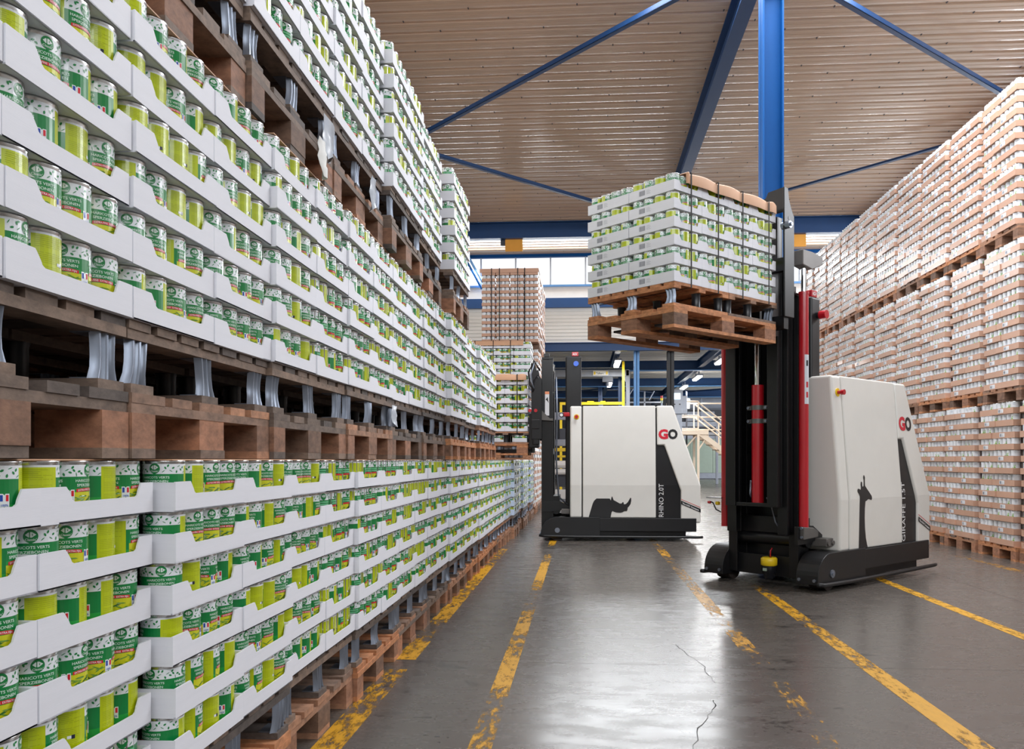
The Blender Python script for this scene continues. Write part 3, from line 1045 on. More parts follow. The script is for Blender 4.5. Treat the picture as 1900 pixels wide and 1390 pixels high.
def can_label(n, fine):
    """printed paper wrap, lettering and pictures as flat print on the cylinder; one logo faces -y, a second one the back"""
    mb = MB()
    z0, z1 = 5.5, H_CAN * 1000 - 8.5
    rr = .0471
    st = [0.0]

    def P(a, z, off=0.0):       # a: mm along the wrap from the logo, z in mm above the can foot
        t = -PI / 2 + (a + st[0]) * .001 / rr
        return ((rr + off) * math.cos(t), (rr + off) * math.sin(t), z * .001)

    second = -math.radians(108) * rr * 1000
    lime0, lime1 = math.radians(92), math.radians(200)
    edges = sorted([math.radians(92), math.radians(200)] + [math.radians(-160) + 2 * PI * i / n for i in range(n)])
    edges = [e for k, e in enumerate(edges) if k == 0 or e - edges[k - 1] > .004]
    edges.append(math.radians(200))
    edges = sorted(set(round(e, 5) for e in edges))
    for t0, t1 in zip(edges[:-1], edges[1:]):
        tm = (t0 + t1) / 2
        if t1 - t0 < .004:
            continue
        a0, a1 = t0 * rr * 1000, t1 * rr * 1000
        if lime0 < tm < lime1:
            bands = ((z0, 9, WHITE), (9, 104, LIME), (104, z1, WHITE))
        else:
            front = min(abs(tm), abs(tm + math.radians(108))) < math.radians(46)
            if front:
                bands = ((z0, 14, BEAN1), (14, 54, YEL), (54, 61, G_MID), (61, 84.5, G_DARK), (84.5, z1, WHITE))
            else:
                bands = ((z0, 20, lin(90, 180, 70)), (20, 40, lin(36, 160, 68)), (40, 84.5, G_DARK), (84.5, z1, WHITE))
        for b0, b1, c in bands:
            mb.add([P(a0, b0), P(a1, b0), P(a1, b1), P(a0, b1)], [(0, 1, 2, 3)], 0, c, True)

    def poly(pts, col, off):
        if not fine:
            mb.add([P(p[0], p[1], off) for p in pts], [list(range(len(pts)))], 0, col)
            return
        cx = sum(p[0] for p in pts) / len(pts)
        cy = sum(p[1] for p in pts) / len(pts)
        k = len(pts)
        mb.add([P(cx, cy, off)] + [P(p[0], p[1], off) for p in pts], [(0, 1 + i, 1 + (i + 1) % k) for i in range(k)], 0, col)

    def strip(a0, a1, zf, h, col, off, seg=8):
        vv = []
        for i in range(seg + 1):
            a = a0 + (a1 - a0) * i / seg
            vv += [P(a, zf(a), off), P(a, zf(a) + h, off)]
        mb.add(vv, [(2 * i, 2 * i + 2, 2 * i + 3, 2 * i + 1) for i in range(seg)], 0, col, True)

    def disc(a, z, r, col, off, k=20):
        if not fine:
            for u0, u1 in ((-1, -.33), (-.33, .33), (.33, 1)):
                us = [u0, (u0 + u1) / 2, u1]
                pts = [(a + r * u, z - r * math.sqrt(max(0, 1 - u * u))) for u in us] + [(a + r * u, z + r * math.sqrt(max(0, 1 - u * u))) for u in us[::-1]]
                mb.add([P(p[0], p[1], off) for p in pts], [list(range(6))], 0, col)
            return
        h_ = r / 2
        c = [(math.cos(2 * PI * i / k), math.sin(2 * PI * i / k)) for i in range(k)]
        poly([(a + h_ * x, z + h_ * y) for x, y in c], col, off)
        vv = []
        for x, y in c:
            vv += [P(a + h_ * x, z + h_ * y, off), P(a + r * x, z + r * y, off)]
        mb.add(vv, [(2 * i, 2 * i + 1, (2 * i + 3) % (2 * k), (2 * i + 2) % (2 * k)) for i in range(k)], 0, col)

    def words(txt, a0, z, size, width, col, off, bold=0.0):
        pts, tri = text_tris(txt, size, bold)
        w = max(p[0] for p in pts)
        k = width / w
        zb = z if callable(z) else (lambda a: z)
        mb.add([P(a0 + p[0] * k, zb(a0 + p[0] * k) + p[1], off) for p in pts], tri, 0, col)

    lw = lin(225, 236, 230)
    tw = lin(214, 236, 222)
    arc = lambda a: 55.5 - (a / 32.0) ** 2 * 2.2
    rnd = random.Random(3)
    for st[0] in (0.0, second):
        disc(0, 97.2, 12.4, G_DARK, .0004, 20 if fine else 12)
        poly([(-5, 87), (0, 82), (5, 87)], G_DARK, .0004)
        # logo: an arrow to one side, a rounded C shape to the other
        q = lambda p: [(x * .72, 97.2 + (z - 88) * .72) for x, z in p]
        poly(q([(-12.5, 92), (-5, 98.5), (-3.5, 97.5), (-3.5, 86.5), (-5, 85.5)]), lw, .0008)
        poly(q([(-1.5, 99), (3, 99), (5, 96), (3, 94), (2, 92), (3, 90), (5, 88), (3, 85), (-1.5, 85)]), lw, .0008)
        poly(q([(4, 98), (12.5, 92), (4, 86), (6, 90), (4, 92), (6, 94)]), lw, .0008)
        strip(-31, 32, arc, 6.4, REDC, .0004, 8 if fine else 5)
        for k in range(15 if fine else 6):      # green beans
            a, z, d = rnd.uniform(-28, 28), rnd.uniform(20, 46), math.radians(rnd.uniform(-30, 35))
            L, W = 22, (2.6 if fine else 5.0)
            pts = [(-L / 2, 0), (-L / 4, -W / 2), (L / 4, -W / 2), (L / 2, 0), (L / 4, W / 2), (-L / 4, W / 2)]
            poly([(a + x * math.cos(d) - y * math.sin(d), z + x * math.sin(d) + y * math.cos(d)) for x, y in pts], BEAN2 if k % 3 else BEAN1, .0005 + .00003 * k)
        if fine:
            words('HARICOTS VERTS', -33, 74.0, 7.4, 66, tw, .0006, .016)
            words('SPERZIEBONEN', -30, 65.0, 7.4, 60, tw, .0006, .016)
            words('EXTRA-FINS', -28, lambda a: arc(a) + 1.4, 5.2, 27, WHITE, .0007, .012)
            words('EXTRA FIJN', 2, lambda a: arc(a) + 1.4, 5.2, 26, WHITE, .0007, .012)
            words("Classic'", -9.5, 89.0, 6.2, 19, lw, .0007, .01)
        else:
            strip(-31, 31, lambda a: 74.5, 5.0, lin(110, 190, 142), .0005, 5)
            strip(-28, 28, lambda a: 65.5, 5.0, lin(110, 190, 142), .0005, 5)
        # little flag panel beside the red ribbon
        poly([(37, 34), (54, 34), (54, 59), (37, 59)], WHITE, .0006)
        poly([(38.5, 46), (43, 46), (43, 57), (38.5, 57)], lin(20, 70, 170), .0009)
        poly([(48, 46), (52.5, 46), (52.5, 57), (48, 57)], REDC, .0009)
        if fine:
            words('100%', 39, 37, 5.4, 13, lin(30, 90, 190), .0009, .01)
    st[0] = 0.0
    # twin leaves and stalks on the white ground
    spots = [(20, 91, 40), (24, 99, 120), (30, 104, 60), (36, 92, 150), (42, 99, 30), (50, 90, 80), (56, 103, 20), (62, 95, 130), (68, 100, 60), (72, 89, 35),
             (-20, 91, 140), (-25, 95, 20), (-31, 89, 100), (-38, 103, 50), (-43, 93, 160), (-48, 98, 30), (-54, 89, 110), (-60, 104, 60), (-66, 96, 20), (-36, 97, 130),
             (-68, 104, 70), (-108, 92, 40), (-112, 101, 110), (-120, 92, 20), (-126, 101, 60), (-70, 90, 150), (-108, 104, 10)]
    for i, (a, z, d) in enumerate(spots if fine else spots[::2]):
        L, W = (7.5, 4.2) if i % 3 else (9.5, 1.7)
        if not fine:
            L, W = L * 1.25, W * 1.4
        dr = math.radians(d)
        pts = [(L * .5, 0), (L * .12, W * .5), (-L * .3, W * .4), (-L * .5, 0), (-L * .3, -W * .4), (L * .12, -W * .5)]
        poly([(a + x * math.cos(dr) - y * math.sin(dr), z + x * math.sin(dr) + y * math.cos(dr)) for x, y in pts], G_LEAF, .0004)
    # code mark and small print on the lime panel
    poly([(124, 50), (132, 50), (132, 56), (124, 56)], WHITE, .0005)
    poly([(132, 49), (139, 49), (139, 57), (132, 57)], lin(30, 34, 60), .0005)
    if fine:
        tn = lin(158, 170, 10)
        for k in range(22):
            z = 99 - k * 3.6
            if k in (6, 7, 14):
                continue
            strip(81, 81 + rnd.uniform(46, 76), lambda a: z, .9, tn, .0003, 6)
    return mb


body_hi = can_body(28)
body_lo = MB().lathe([(.0466, 0), (.0468, H_CAN - .006), (.0481, H_CAN - .003), (.0452, H_CAN - .0006), (.044, H_CAN - .005), (0, H_CAN - .005)], 14)
label_hi, label_lo = can_label(40, True), can_label(16, False)
me_body, me_label = body_hi.mesh('body', [M['tin']]), label_hi.mesh('paper_label', [M['print']])
can_lo = MB()
can_lo.add(body_lo.v, body_lo.f, 0, (1, 1, 1), True)
can_lo.v += label_lo.v
nb = len(body_lo.v)
for fce, c, s_ in zip(label_lo.f, label_lo.c, label_lo.sm):
    can_lo.f.append([i + nb for i in fce])
    can_lo.m.append(1)
    can_lo.c.append(c)
    can_lo.sm.append(s_)
# can standing behind the front row: only its rim and a strip of label can be glimpsed
can_rear = MB().lathe([(.0470, 0), (.0470, H_CAN - .006), (.0480, H_CAN), (.0, H_CAN - .004)], 8)
can_rear.m = [0] * len(can_rear.f)
CAN_MATS = [M['tin'], M['print']]


def can_look(rot):
    """what the label shows to the aisle when the can is turned by rot"""
    d = (-rot + PI) % (2 * PI) - PI
    d = math.degrees(d)
    if abs(d) < 46 or abs((d + 108 + 180) % 360 - 180) < 46:
        return 'round green logo'
    if 92 < d % 360 < 200:
        return 'plain lime panel'
    return 'white leaf pattern'


def place_can(x, y, z, rot, label, group):
    r = bpy.data.objects.new('tin_can', me_body)
    C.objects.link(r)
    r.location = (x, y, z)
    r.rotation_euler = (0, 0, rot)
    tag(r, label, 'can', group)
    l = bpy.data.objects.new('paper_label', me_label)
    C.objects.link(l)
    l.parent = r
    return r


# ------------------------------------------------------------------ trays
def tray_mb(w, d, h, cut_front=True, cut_back=False, low=.040, th=.004):
    mb = MB()
    a, b = -w / 2, w / 2
    mb.box(a, b, 0, d, 0, .003)

    def wall(cut):
        if not cut:
            return [(a, 0), (b, 0), (b, h), (a, h)]
        q = w / .398
        return [(a, 0), (b, 0), (b, h), (b - .050 * q, h), (b - .061 * q, low + .012), (b - .064 * q, low + .004), (b - .072 * q, low), (a + .104 * q, low), (a + .096 * q, low + .004),
                (a + .093 * q, low + .010), (a + .080 * q, h - .004), (a + .076 * q, h), (a, h)]
    mb.prism(wall(cut_front), 0, th, 'y')
    mb.prism(wall(cut_back), d - th, d, 'y')
    mb.prism([(th, .003), (d - th, .003), (d - th, h - .0015), (th, h - .0015)], a, a + th, 'x')
    mb.prism([(th, .003), (d - th, .003), (d - th, h - .0015), (th, h - .0015)], b - th, b, 'x')
    return mb


TRAY_A = tray_mb(.397, .298, .070)
TRAY_B = tray_mb(.298, .397, .071)
me_tray_a = TRAY_A.mesh('can_tray', [M['white_card']])
me_tray_b = TRAY_B.mesh('can_tray', [M['white_card']])
TRAY_W = {k: tray_mb(w, .28, .062, False) for k, w in ((3, .275), (4, .3675), (5, .460))}
me_tray_w = {k: v.mesh('can_tray', [M['brown_card']]) for k, v in TRAY_W.items()}
PITCH = .1206
STEM = .3051


def barcode(mb, x0, z0, w, h, y, seed, n=22, txt=True):
    rnd = random.Random(seed)
    grey = lin(120, 122, 132)
    x = x0
    while x < x0 + w:
        bw = rnd.choice((.0012, .0012, .0024, .0036)) * w / .05
        mb.add([(x, y, z0), (x + bw, y, z0), (x + bw, y, z0 + h), (x, y, z0 + h)], [(0, 1, 2, 3)], 0, grey)
        x += bw + rnd.choice((.0012, .002)) * w / .05
    if txt:
        for k in range(4):
            ln = rnd.uniform(.5, 1.0) * w
            zz = z0 + h * (.1 + .24 * k)
            mb.add([(x0 + w * 1.25, y, zz), (x0 + w * 1.25 + ln, y, zz), (x0 + w * 1.25 + ln, y, zz + h * .06), (x0 + w * 1.25, y, zz + h * .06)], [(0, 1, 2, 3)], 0, lin(168, 170, 178))


mbx = MB()
barcode(mbx, -.105, .021, .052, .034, -.0006, 4)
mbx.map(lambda x, y, z: (y, -x, z))          # onto the tray's short-end side wall that faces -x
me_code_b = mbx.mesh('printed_barcode', [M['sticker']])
mbx = MB()
mbx.box(-.052, .052, -.0012, -.0002, .012, .052, 0, lin(226, 228, 232))
barcode(mbx, -.044, .017, .034, .028, -.0016, 9)
me_code_w = mbx.mesh('barcode_sticker', [M['sticker']])

# white cans of the right row: white wrap with a green sprig and faint print
def white_can_mb(n, fine):
    h, r = .119, .0438
    mb = MB()
    if fine:
        mb.lathe([(.0434, 0), (.0438, .002), (.0428, .006)], n, 1)
    mb.lathe([(.0431, .006 if fine else 0), (.0431, h - .007)], n, 0, lin(220, 223, 227))
    mb.lathe([(.0431, h - .007), (.0441, h - .003), (.0436, h), (.0416, h - .0005), (.0406, h - .004), (0, h - .004)] if fine else [(.0431, h - .007), (.0441, h - .003), (.0416, h), (0, h - .003)], n, 1)
    mb.f = [fce for fce in mb.f]

    def P(a, z, off):
        t = -PI / 2 + a / 43.1
        return ((.0431 + off) * math.cos(t), (.0431 + off) * math.sin(t), z * .001)
    rnd = random.Random(5)
    for k in range(9 if fine else 5):
        a, z = rnd.uniform(-13, 13), rnd.uniform(62, 88)
        L, W = rnd.uniform(10, 17), rnd.uniform(6, 9)
        d = rnd.uniform(.5, 2.4)
        pts = [(L * .5, 0), (0, W * .5), (-L * .5, 0), (0, -W * .5)]
        mb.add([P(a + x * math.cos(d) - y * math.sin(d), z + x * math.sin(d) + y * math.cos(d), .0006 + .00005 * k) for x, y in pts], [(0, 1, 2, 3)], 0,
               (lin(120, 180, 40), lin(80, 150, 40), lin(160, 200, 60))[k % 3])
    for s_ in (-1, 1):
        for zz, ln in ((100, 22), (92, 30), (84, 26)):
            a0 = 44 if s_ > 0 else -74
            mb.add([P(a0, zz, .0005), P(a0 + ln / 2, zz, .0008), P(a0 + ln, zz, .0005), P(a0 + ln, zz + 3, .0005), P(a0 + ln / 2, zz + 3, .0008), P(a0, zz + 3, .0005)],
                   [(0, 1, 4, 5), (1, 2, 3, 4)], 0, lin(176, 184, 196))
    return mb


wc_hi, wc_lo = white_can_mb(24, True), white_can_mb(11, False)
me_white_can = wc_hi.mesh('white_can', [M['white_can'], M['tin']])
for k, fc in enumerate(wc_lo.f):
    pass
wc_rear = MB().lathe([(.0431, 0), (.0431, .119), (0, .119)], 6, 0, lin(214, 217, 222))

# ------------------------------------------------------------------ left row
stuff_cans, stuff_trays = Join(), Join()
EUP = {}


def front_x(yy):
    return -.985 + .0065 * yy


T1 = [1.06, 1.885, 2.690, 3.495, 4.300, 5.105, 5.910, 6.715, 7.520, 8.330, 9.140]
T2 = [0.95, 1.755, 2.560, 3.365, 4.170, 4.975, 5.780, 6.605, 7.425, 8.235]
T3 = [None, 1.595, 2.405, 3.210, 4.035, 4.840, 5.825]
OUT = {(1, 0): -.012, (1, 1): .022, (1, 2): .0, (1, 3): .012, (1, 4): .004, (1, 5): 0, (1, 6): .01, (1, 7): .0, (1, 8): .006,
       (2, 0): 0, (2, 1): 0, (2, 2): .008, (2, 3): .01, (2, 4): 0, (2, 5): .004, (2, 6): .036, (2, 7): .0, (2, 8): .03, (2, 9): .0,
       (3, 1): -.01, (3, 2): 0, (3, 3): 0, (3, 4): .034, (3, 5): .0, (3, 6): .05}
TN = {1: 'lower', 2: 'middle', 3: 'upper'}
LEFT = math.radians(90)
kinds_e = ['grey', 'brown', 'brown', 'grey', 'brown', 'orange', 'orange', 'brown', 'orange', 'orange', 'brown']
n_cans = 0
for tier, starts in ((1, T1), (2, T2), (3, T3)):
    zb = (tier - 1) * (STEM + 6 * PITCH + .004)
    for ci, y0 in enumerate(starts):
        if y0 is None:
            continue
        yc = y0 + .4
        xf = front_x(yc) + OUT.get((tier, ci), 0.0)
        ek = {1: ['grey', 'orange', 'brown', 'orange', 'brown', 'grey', 'brown', 'orange', 'orange', 'orange', 'brown'],
              2: ['grey', 'brown', 'grey', 'brown', 'grey', 'grey', 'orange', 'orange', 'orange', 'orange'],
              3: ['grey', 'grey', 'grey', 'brown', 'grey', 'grey', 'brown']}[tier][ci]
        hk = 'grey' if ci < 8 else 'brown'
        nm = f'{ORD[ci + 1]} {TN[tier]} stack of the left row'
        inst(EURO[ek], 'euro_pallet', (xf - .006, yc + random.uniform(-.001, .001), zb), LEFT, f'{ek} wooden block pallet under the {nm}', 'pallet', 'block pallets of the left row')
        inst(HALF[hk], 'half_pallet', (xf - .012, yc + random.uniform(-.001, .001), zb + .1445), LEFT, f'{ek if hk == ek else hk} half pallet on steel feet, {nm}', 'pallet', 'half pallets of the left row')
        if tier < 3:
            o = MB().box(-.38, .38, .014, .33, .0006, .0036).obj('cardboard_sheet', M['cap_card'])
            o.location = (xf, yc, zb + STEM + 6 * PITCH - .001)
            o.rotation_euler = (0, 0, LEFT)
            tag(o, f'thin brown cardboard sheet on top of the {nm}', 'cardboard', 'sheets on top of the left stacks')
        for ly in range(6):
            z = zb + STEM + ly * PITCH
            for hf in (0, 1):
                jx_, jy_, jr = random.uniform(-.004, .004), random.uniform(-.0008, .0008), random.uniform(-.003, .003)
                ty = yc + (-.2 if hf == 0 else .2) + jy_
                tx = xf + jx_
                near = 'near' if hf == 0 else 'far'
                if ci < (7 if tier < 3 else 6):
                    o = bpy.data.objects.new('can_tray', me_tray_a)
                    C.objects.link(o)
                    o.location = (tx, ty, z)
                    o.rotation_euler = (0, 0, LEFT + jr)
                    tag(o, f'white can tray, {near} half, {ORD[ly + 1]} layer, {nm}', 'tray', 'white trays of the left row')
                else:
                    stuff_trays.put(TRAY_A, tx, ty, z, LEFT + jr)
                for k in range(4):
                    cx_, cy_ = -.1448 + .0965 * k, .0555
                    wx, wy = tx - cy_, ty + cx_
                    rot = random.uniform(-PI, PI)
                    # keep to the largest and best visible: the first two columns
                    vis = False
                    if tier == 1:
                        vis = (ci == 0 and ly > 0 and (hf == 1 or k == 3)) or ci == 1 or ci == 2
                    elif tier == 2:
                        vis = (ci == 0 and hf == 1 and ly < 5) or ci == 1 or ci == 2
                    if vis and ci <= 2 and (not (tier == 2 and ci == 2 and hf == 1)) and (not (tier == 1 and ci == 2 and hf == 1)):
                        n_cans += 1
                        place_can(wx, wy, z + .00366, rot + LEFT, f'tin can with {can_look(rot)}, {ORD[k + 1]} in {near} tray, {ORD[ly + 1]} layer, {ORD[ci + 1]} {TN[tier]} left stack', 'green bean cans of the left row')
                    else:
                        stuff_cans.put(can_lo, wx, wy, z + .00366, rot + LEFT)
                    if ci < 7:
                        stuff_cans.put(can_rear, wx - .0972, wy, z + .00366, 0)

# rest of the loads and an added second row, blocking light through the pallets
DEEP = MB()
for q in (.302, .604, .906):
    DEEP.box(-.397, .397, q, q + .29, 0, .07).box(-.39, .39, q + .006, q + .284, .07, .118)
deep = Join()
for tier, starts in ((1, T1), (2, T2), (3, T3)):
    zb = (tier - 1) * (STEM + 6 * PITCH + .004)
    for ci, y0 in enumerate(starts):
        if y0 is None:
            continue
        for ly in range(6):
            z = zb + STEM + ly * PITCH
            deep.put(DEEP, front_x(y0 + .4) - .025, y0 + .4, z, LEFT)
            deep.put(DEEP, front_x(y0 + .4) - 1.0, y0 + .4, z, LEFT)
        for mbp, z in ((EUJ, zb), (HAJ, zb + .1445)):
            deep.put(mbp, front_x(y0 + .4) - 1.25, y0 + .4, z, LEFT)
            if mbp is HAJ:
                deep.put(mbp, front_x(y0 + .4) - .665, y0 + .4, z, LEFT)
DEEP_OBJ = deep

# scraps hanging below the boards of the upper and middle tier
def scrap(w, h, x, y, z, mat, label, seed, twist):
    rnd = random.Random(seed)
    nx, nz = 4, 6
    vv = []
    for k in range(nz + 1):
        for i in range(nx + 1):
            u, v = i / nx - .5, k / nz
            vv.append((w * u * (1 - .35 * v * rnd.uniform(.4, 1)) + twist * v * w, -.014 - .02 * math.sin(3 * v + 5 * u) * v - rnd.uniform(0, .008), -h * v + rnd.uniform(-.01, .01) * v))
    fl = [(k * (nx + 1) + i, k * (nx + 1) + i + 1, (k + 1) * (nx + 1) + i + 1, (k + 1) * (nx + 1) + i) for k in range(nz) for i in range(nx)]
    mb = MB()
    mb.add(vv, fl, 0, (1, 1, 1), True)
    n = len(vv)
    mb.add([(p[0], p[1] + .0012, p[2]) for p in vv], [f_[::-1] for f_ in fl], 0, (1, 1, 1), True)
    o = mb.obj('film_scrap', M[mat])
    o.location = (x, y, z)
    o.rotation_euler = (0, 0, LEFT)
    tag(o, label, 'scrap')


scrap(.13, .15, front_x(3.1), 3.08, 2.305, 'film', 'torn clear film scrap hanging below the third upper stack of the left row', 3, .1)
scrap(.08, .13, front_x(3.1) + .012, 2.96, 2.185, 'white_plate', 'torn white paper scrap hanging from the third upper pallet of the left row', 5, .3)
scrap(.07, .15, front_x(3.75) + .004, 3.72, 2.305, 'film', 'narrow torn film scrap below the fourth upper stack of the left row', 8, -.2)
scrap(.10, .10, front_x(4.1) + .004, 4.12, 1.30, 'film', 'torn film scrap below the middle tier where two stacks meet', 11, .2)

# ------------------------------------------------------------------ loads on the lift vehicles
GIR_ROT = math.atan2(.655, .755) + YAW
GIR_POS = (*cw(1.993, 6.899), 0)
RHI_ROT = 0.0
RHI_POS = (*cw(.36, 11.13), 0)


def to_world(pos, rz, b, y, z):
    c, s_ = math.cos(rz), math.sin(rz)
    return (pos[0] + b * c - y * s_, pos[1] + b * s_ + y * c, pos[2] + z)


def xf_obj(o, pos, rz, b, y, z, extra=0.0):
    o.location = to_world(pos, rz, b, y, z)
    o.rotation_euler = (0, 0, rz + extra)


def euro_long(parts):
    """the same pallet turned so that its 1.2 m side runs along x"""
    return parts


def make_load(pos, rz, b0, zb, who, single, n_lab):
    """six layers of white trays on two half pallets on a block pallet; near side faces local -y"""
    y0 = -.385
    # block pallet: long side along x. local pallet frame x(front .8) -> +y, y(depth 1.2) -> from b0 on
    r = inst(EURO['orange'], 'euro_pallet', (0, 0, 0), 0, f'orange-brown block pallet carried by the {who}', 'pallet', 'block pallets on the vehicles')
    r.location = to_world(pos, rz, b0, y0 + .4, zb)
    r.rotation_euler = (0, 0, rz - PI / 2)
    for k in (0, 1):
        h = inst(HALF['orange'] if k == 0 else HALF['brown'], 'half_pallet', (0, 0, 0), 0, f'{"outer" if k == 0 else "inner"} half pallet on steel feet carried by the {who}', 'pallet', 'half pallets on the vehicles')
        if k == 0:
            h.location = to_world(pos, rz, b0 + .004, y0 + .4, zb + .1445)
            h.rotation_euler = (0, 0, rz - PI / 2)
        else:
            h.location = to_world(pos, rz, b0 + 1.212, y0 + .4, zb + .1445)
            h.rotation_euler = (0, 0, rz + PI / 2)
    for ly in range(6):
        z = zb + STEM + ly * PITCH
        for i in range(4):
            for j in (0, 1):
                bx = b0 + .15 + .3 * i + random.uniform(-.0008, .0008)
                jj = random.uniform(-.0012, .0012)
                side = 'near' if j == 0 else 'far'
                yy = (y0 + jj) if j == 0 else (y0 + .8 + jj)
                ext = 0.0 if j == 0 else PI
                if single and not (j == 1 and i > 0):
                    o = bpy.data.objects.new('can_tray', me_tray_b)
                    C.objects.link(o)
                    xf_obj(o, pos, rz, bx, yy, z, ext)
                    tag(o, f'white can tray, {ORD[i + 1]} from outer end, {side} side, {ORD[ly + 1]} layer, load on the {who}', 'tray', f'white trays on the {who}')
                    if i == 0:
                        cd = bpy.data.objects.new('printed_barcode', me_code_b)
                        C.objects.link(cd)
                        cd.parent = o
                        if j == 0:
                            cd.location = (-.149, .2, 0)
                        else:
                            cd.rotation_euler = (0, 0, PI)
                            cd.location = (.149, .2, 0)
                else:
                    wp = to_world(pos, rz, bx, yy, z)
                    stuff_trays.put(TRAY_B, wp[0], wp[1], wp[2], rz + ext)
                for ci in range(3):
                    for cj in range(4):
                        edge = (j == 0 and cj == 0) or (i == 0 and ci == 0) or (j == 1 and cj == 3 and False)
                        inner = (i == 0 and ci == 1) or (j == 0 and cj == 1)
                        if not edge and not inner:
                            continue
                        lb = bx + (-.0968 + .0968 * ci)
                        lyy = (y0 + .0545 + .0962 * cj) if j == 0 else (y0 + .8 - .0545 - .0962 * (3 - cj))
                        wp = to_world(pos, rz, lb, lyy + jj, z + .00366)
                        rot = random.uniform(-PI, PI)
                        if edge and single and (ly >= 0):
                            pos_t = f'{ORD[i * 3 + ci + 1]} along near side' if (j == 0 and cj == 0) else f'{ORD[cj + 1 + 4 * j]} across outer end'
                            place_can(*wp, rot + rz, f'tin can, {pos_t}, {ORD[ly + 1]} layer, load on the {who}', f'cans on the {who}')
                        elif edge:
                            stuff_cans.put(can_lo, *wp, rot + rz)
                        else:
                            stuff_cans.put(can_rear, *wp, 0)
    zt = zb + STEM + 6 * PITCH
    # folded cardboard cover over the top edge of the near side
    cv = empty('cardboard_cover', to_world(pos, rz, b0, y0, zt + .0045), rz)
    tag(cv, f'brown folded cardboard cover over the top edge of the load on the {who}', 'cardboard cover')
    seams = [.115, .14 + .008, .44, .73, 1.06, 1.185]
    ends = [.105, .145, .445, .735, 1.065, 1.185]
    for k in range(5):
        a, b = ends[k] + .003, ends[k + 1] - .003
        n = 8
        mb = MB()
        sec = [(.36, .0), (.02, .004), (-.012, .003), (-.018, -.006), (-.0185, -.066)]
        vv = []
        for q in range(n + 1):
            u = a + (b - a) * q / n
            bul = .010 * math.sin(PI * q / n)
            for m_, (yy, zz) in enumerate(sec):
                vv.append((u, yy - (bul if m_ >= 2 else 0), zz + (bul if m_ <= 3 else 0)))
        ns = len(sec)
        for q in range(n):
            for m_ in range(ns - 1):
                pass
        fl = [(q * ns + m_, q * ns + m_ + 1, (q + 1) * ns + m_ + 1, (q + 1) * ns + m_) for q in range(n) for m_ in range(ns - 1)]
        mb.add(vv, fl, 0, (1, 1, 1), True)
        # inner skin gives the board its thickness
        v2 = [(p[0], p[1] + (.004 if i_ % ns >= 2 else 0), p[2] - (.004 if i_ % ns < 3 else 0)) for i_, p in enumerate(vv)]
        mb.add(v2, [tuple(reversed(f_)) for f_ in fl], 0, (1, 1, 1), True)
        rim = [(q * ns + ns - 1, (q + 1) * ns + ns - 1) for q in range(n)]
        nn = len(vv)
        mb.add(vv + v2, [(a_, nn + a_, nn + b_, b_) for a_, b_ in rim], 0)
        mb.obj('flap', M['cap_card'], cv)
    for k, off in enumerate((.145, .445, .735, 1.065)):
        sp = MB()
        x0_, x1_ = off - .006, off + .006
        yo, zo = -.030, .012
        zl = -(6 * PITCH + .19)
        # loop: down the near side, under the half pallet deck, up the far side, over the top
        sp.box(x0_, x1_, yo, yo + .002, zl + .16, zo)
        sp.box(x0_, x1_, yo, .83, zo, zo + .002)
        sp.box(x0_, x1_, .828, .83, zl + .16, zo)
        sp.box(x0_, x1_, yo, .83, zl + .158, zl + .16)
        o = sp.obj('packing_strap', M['strap'])
        o.location = to_world(pos, rz, b0, y0, zt)
        o.rotation_euler = (0, 0, rz)
        tag(o, f'black packing strap, {ORD[k + 1]} from the outer end, around the load on the {who}', 'strap', f'straps on the {who}')


make_load(GIR_POS, GIR_ROT, -1.675, 1.906, 'giraffe vehicle', True, 0)
make_load(RHI_POS, RHI_ROT, -1.505, 1.088, 'rhino vehicle', False, 0)

# ------------------------------------------------------------------ stacks behind, at the end of the left row
WHITE_FAR = []


def far_stack_white(yc, tier, xf, mb_tray, jt, base=True, wrap=False):
    zb = (tier - 1) * (STEM + 6 * PITCH + .004)
    for ly in range(6):
        z = zb + STEM + ly * PITCH
        for hf in (0, 1):
            ty = yc + (-.2 if hf == 0 else .2)
            jt.put(mb_tray, xf + random.uniform(-.001, .001), ty, z, LEFT)
            for k in range(4):
                stuff_cans.put(can_lo, xf - .0555, ty - .1448 + .0965 * k, z + .0036, random.uniform(-PI, PI))
        # the end that faces the camera
        for q in range(3):
            jt.put(TRAY_B, xf - .453 - .3 * q, yc - .4, z, 0)
            for r_ in (-1, 0, 1):
                stuff_cans.put(can_lo, xf - .453 - .3 * q + .0965 * r_, yc - .4 + .0555, z + .0036, random.uniform(-PI, PI))
        for q in (1, 2):
            stuff_cans.put(can_lo, xf - .0555 - .0938 * q, yc - .3448, z + .0036, random.uniform(-PI, PI))


def simple_pallet(me, name, x, y, z, rz, label, group):
    o = bpy.data.objects.new(name, me)
    C.objects.link(o)
    o.location = (x, y, z)
    o.rotation_euler = (0, 0, rz)
    tag(o, label, 'pallet', group)
    return o


